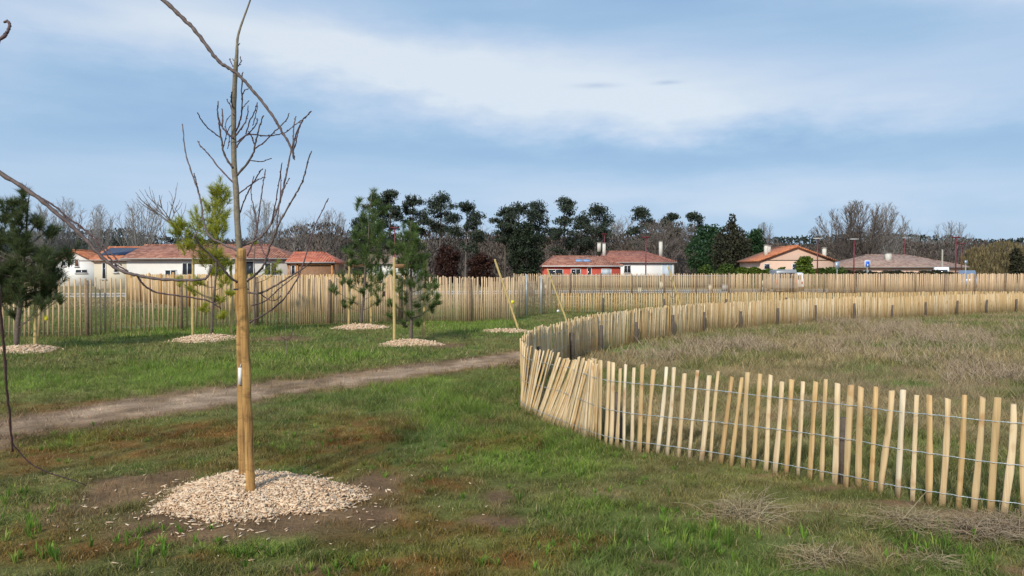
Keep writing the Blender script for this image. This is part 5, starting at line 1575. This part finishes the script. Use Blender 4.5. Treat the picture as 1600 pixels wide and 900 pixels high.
# utility cabinets on the vacant plots
def cabinet(px, py, Y, w, h, z, mat, label):
    b0 = atk(px, Y); b0[2] = 0
    k = F / Y; zc = EYE - (py - 427) / k
    root = thing('utility_cabinet', label, 'utility cabinet', b0, 0, 'utility cabinets on the vacant plots')
    MB().box(b0 + (0, 0, zc), (w, .3, h)).build('body', M[mat], root, b0)
    MB().box(b0 + (0, -.155, zc), (w * .84, .02, h * .84)).build('door', M[mat], root, b0)
    MB().box(b0 + (0, 0, zc + h / 2 + .02), (w + .06, .36, .04)).build('cap', M[mat], root, b0)
    if zc - h / 2 > .02:
        MB().box(b0 + (0, 0, (zc - h / 2) / 2), (w * .55, .2, zc - h / 2)).build('pedestal', M['box_grey'], root, b0)
cabinet(1035, 446, 64, .48, .58, .7, 'box_cream', 'largest cream cabinet, seen through the farthest fence right of the red lamp')
cabinet(852, 449, 64, .36, .42, .5, 'box_cream', 'small cream cabinet near the left end of the farthest fence')
cabinet(1000, 455, 63, .34, .55, .4, 'box_cream', 'low cream cabinet left of the red lamp foot')
cabinet(1110, 451, 64, .38, .60, .5, 'box_cream', 'cream cabinet seen through the fence below the green shrubs')
cabinet(1132, 450, 64.5, .44, .5, .5, 'box_grey', 'grey cabinet just right of a cream one behind the farthest fence')
cabinet(1191, 443, 64, .46, .5, .9, 'box_cream', 'cream cabinet behind the fence below the long green hedge')

# ------------------------------------------------------------------ vehicles
def vehicle(name, label, cat, px, Y, rz, L, W, H, paint, van=True):
    b0 = atk(px, Y); b0[2] = 0.02
    root = thing(name, label, cat, b0, rz)
    if van:
        prof = [(-L / 2, .35), (-L / 2, H * .9), (-L / 2 + .15, H), (L / 2 - 1.35, H), (L / 2 - 1.0, H * .93), (L / 2 - .55, H * .56), (L / 2 - .05, H * .46), (L / 2, .35)]
    else:
        prof = [(-L / 2, .35), (-L / 2 + .02, H * .62), (-L / 2 + .35, H * .68), (-L / 2 + .9, H * .97), (-L / 2 + 1.3, H), (L / 2 - 2.0, H * .97), (L / 2 - 1.2, H * .64), (L / 2 - .1, H * .52), (L / 2, .35)]
    n = len(prof); b = MB()
    V = []
    for sg, ins in ((-1, 1), (1, 1)):
        for (x, z) in prof:
            tum = .12 * max(0, (z / H - .55)) / .45
            V.append((x, sg * (W / 2 - tum), z))
    faces = [list(range(n))[::1], list(range(n, 2 * n))[::-1]] + [((i + 1) % n, i, n + i, n + (i + 1) % n) for i in range(n)]
    b.poly(V, faces); body = b.build('body', M[paint], root)
    m = body.modifiers.new('bevel', 'BEVEL'); m.width = .05; m.segments = 2
    wz = H * .74; wh = H * .22
    for sg in (-1, 1):
        MB().box((L / 2 - 1.55 if van else 0.0, sg * (W / 2 - .06), wz), (.75 if van else 1.7, .05, wh)).build('window', M['glass'], root)
        MB().box((L / 2 - .02, sg * W * .36, H * .36), (.08, .26, .16)).build('headlight', M['sign_white'], root)
        MB().box((-L / 2 - .005, sg * W * .42, H * .45), (.05, .14, .42 if van else .2)).build('tail_light', M['tail'], root)
    MB().box((-L / 2 - .01, 0, wz), (.04, W * .7, wh)).build('rear_window', M['glass'], root)
    for sx in (-1, 1):
        for sg in (-1, 1):
            wc = np.array((sx * L * .32, sg * (W / 2 - .11), .31))
            ty = MB().tube([wc - (0, .1, 0), wc + (0, .1, 0)], .32, 18).build('wheel', M['rubber'], root)
            MB().tube([wc + (0, sg * .1, 0), wc + (0, sg * .115, 0)], .19, 12).build('rim', M['rim'], ty)
    MB().box((0, 0, .32), (L + .06, W * .96, .16)).build('bumper', M['black'], root)
vehicle('parked_van', 'grey van seen end on through the farthest fence, left of the round bush', 'van', 1221, 64.5, R(80), 4.6, 1.85, 1.95, 'paint_grey')
vehicle('parked_van', 'white van whose roof shows above the fence before the wide roof', 'van', 1470, 100, R(62), 4.6, 1.9, 2.45, 'paint_white')
vehicle('parked_car', 'light car partly hidden beside the grey van and the round bush', 'car', 1240, 70, R(70), 4.1, 1.75, 1.7, 'paint_white', False)
vehicle('parked_car', 'blue grey car behind the right end of the farthest fence', 'car', 1511, 82, R(240), 4.3, 1.8, 1.95, 'paint_blue', False)

SC.render.engine = 'CYCLES'
SC.cycles.max_bounces = 5
SC.cycles.transparent_max_bounces = 4
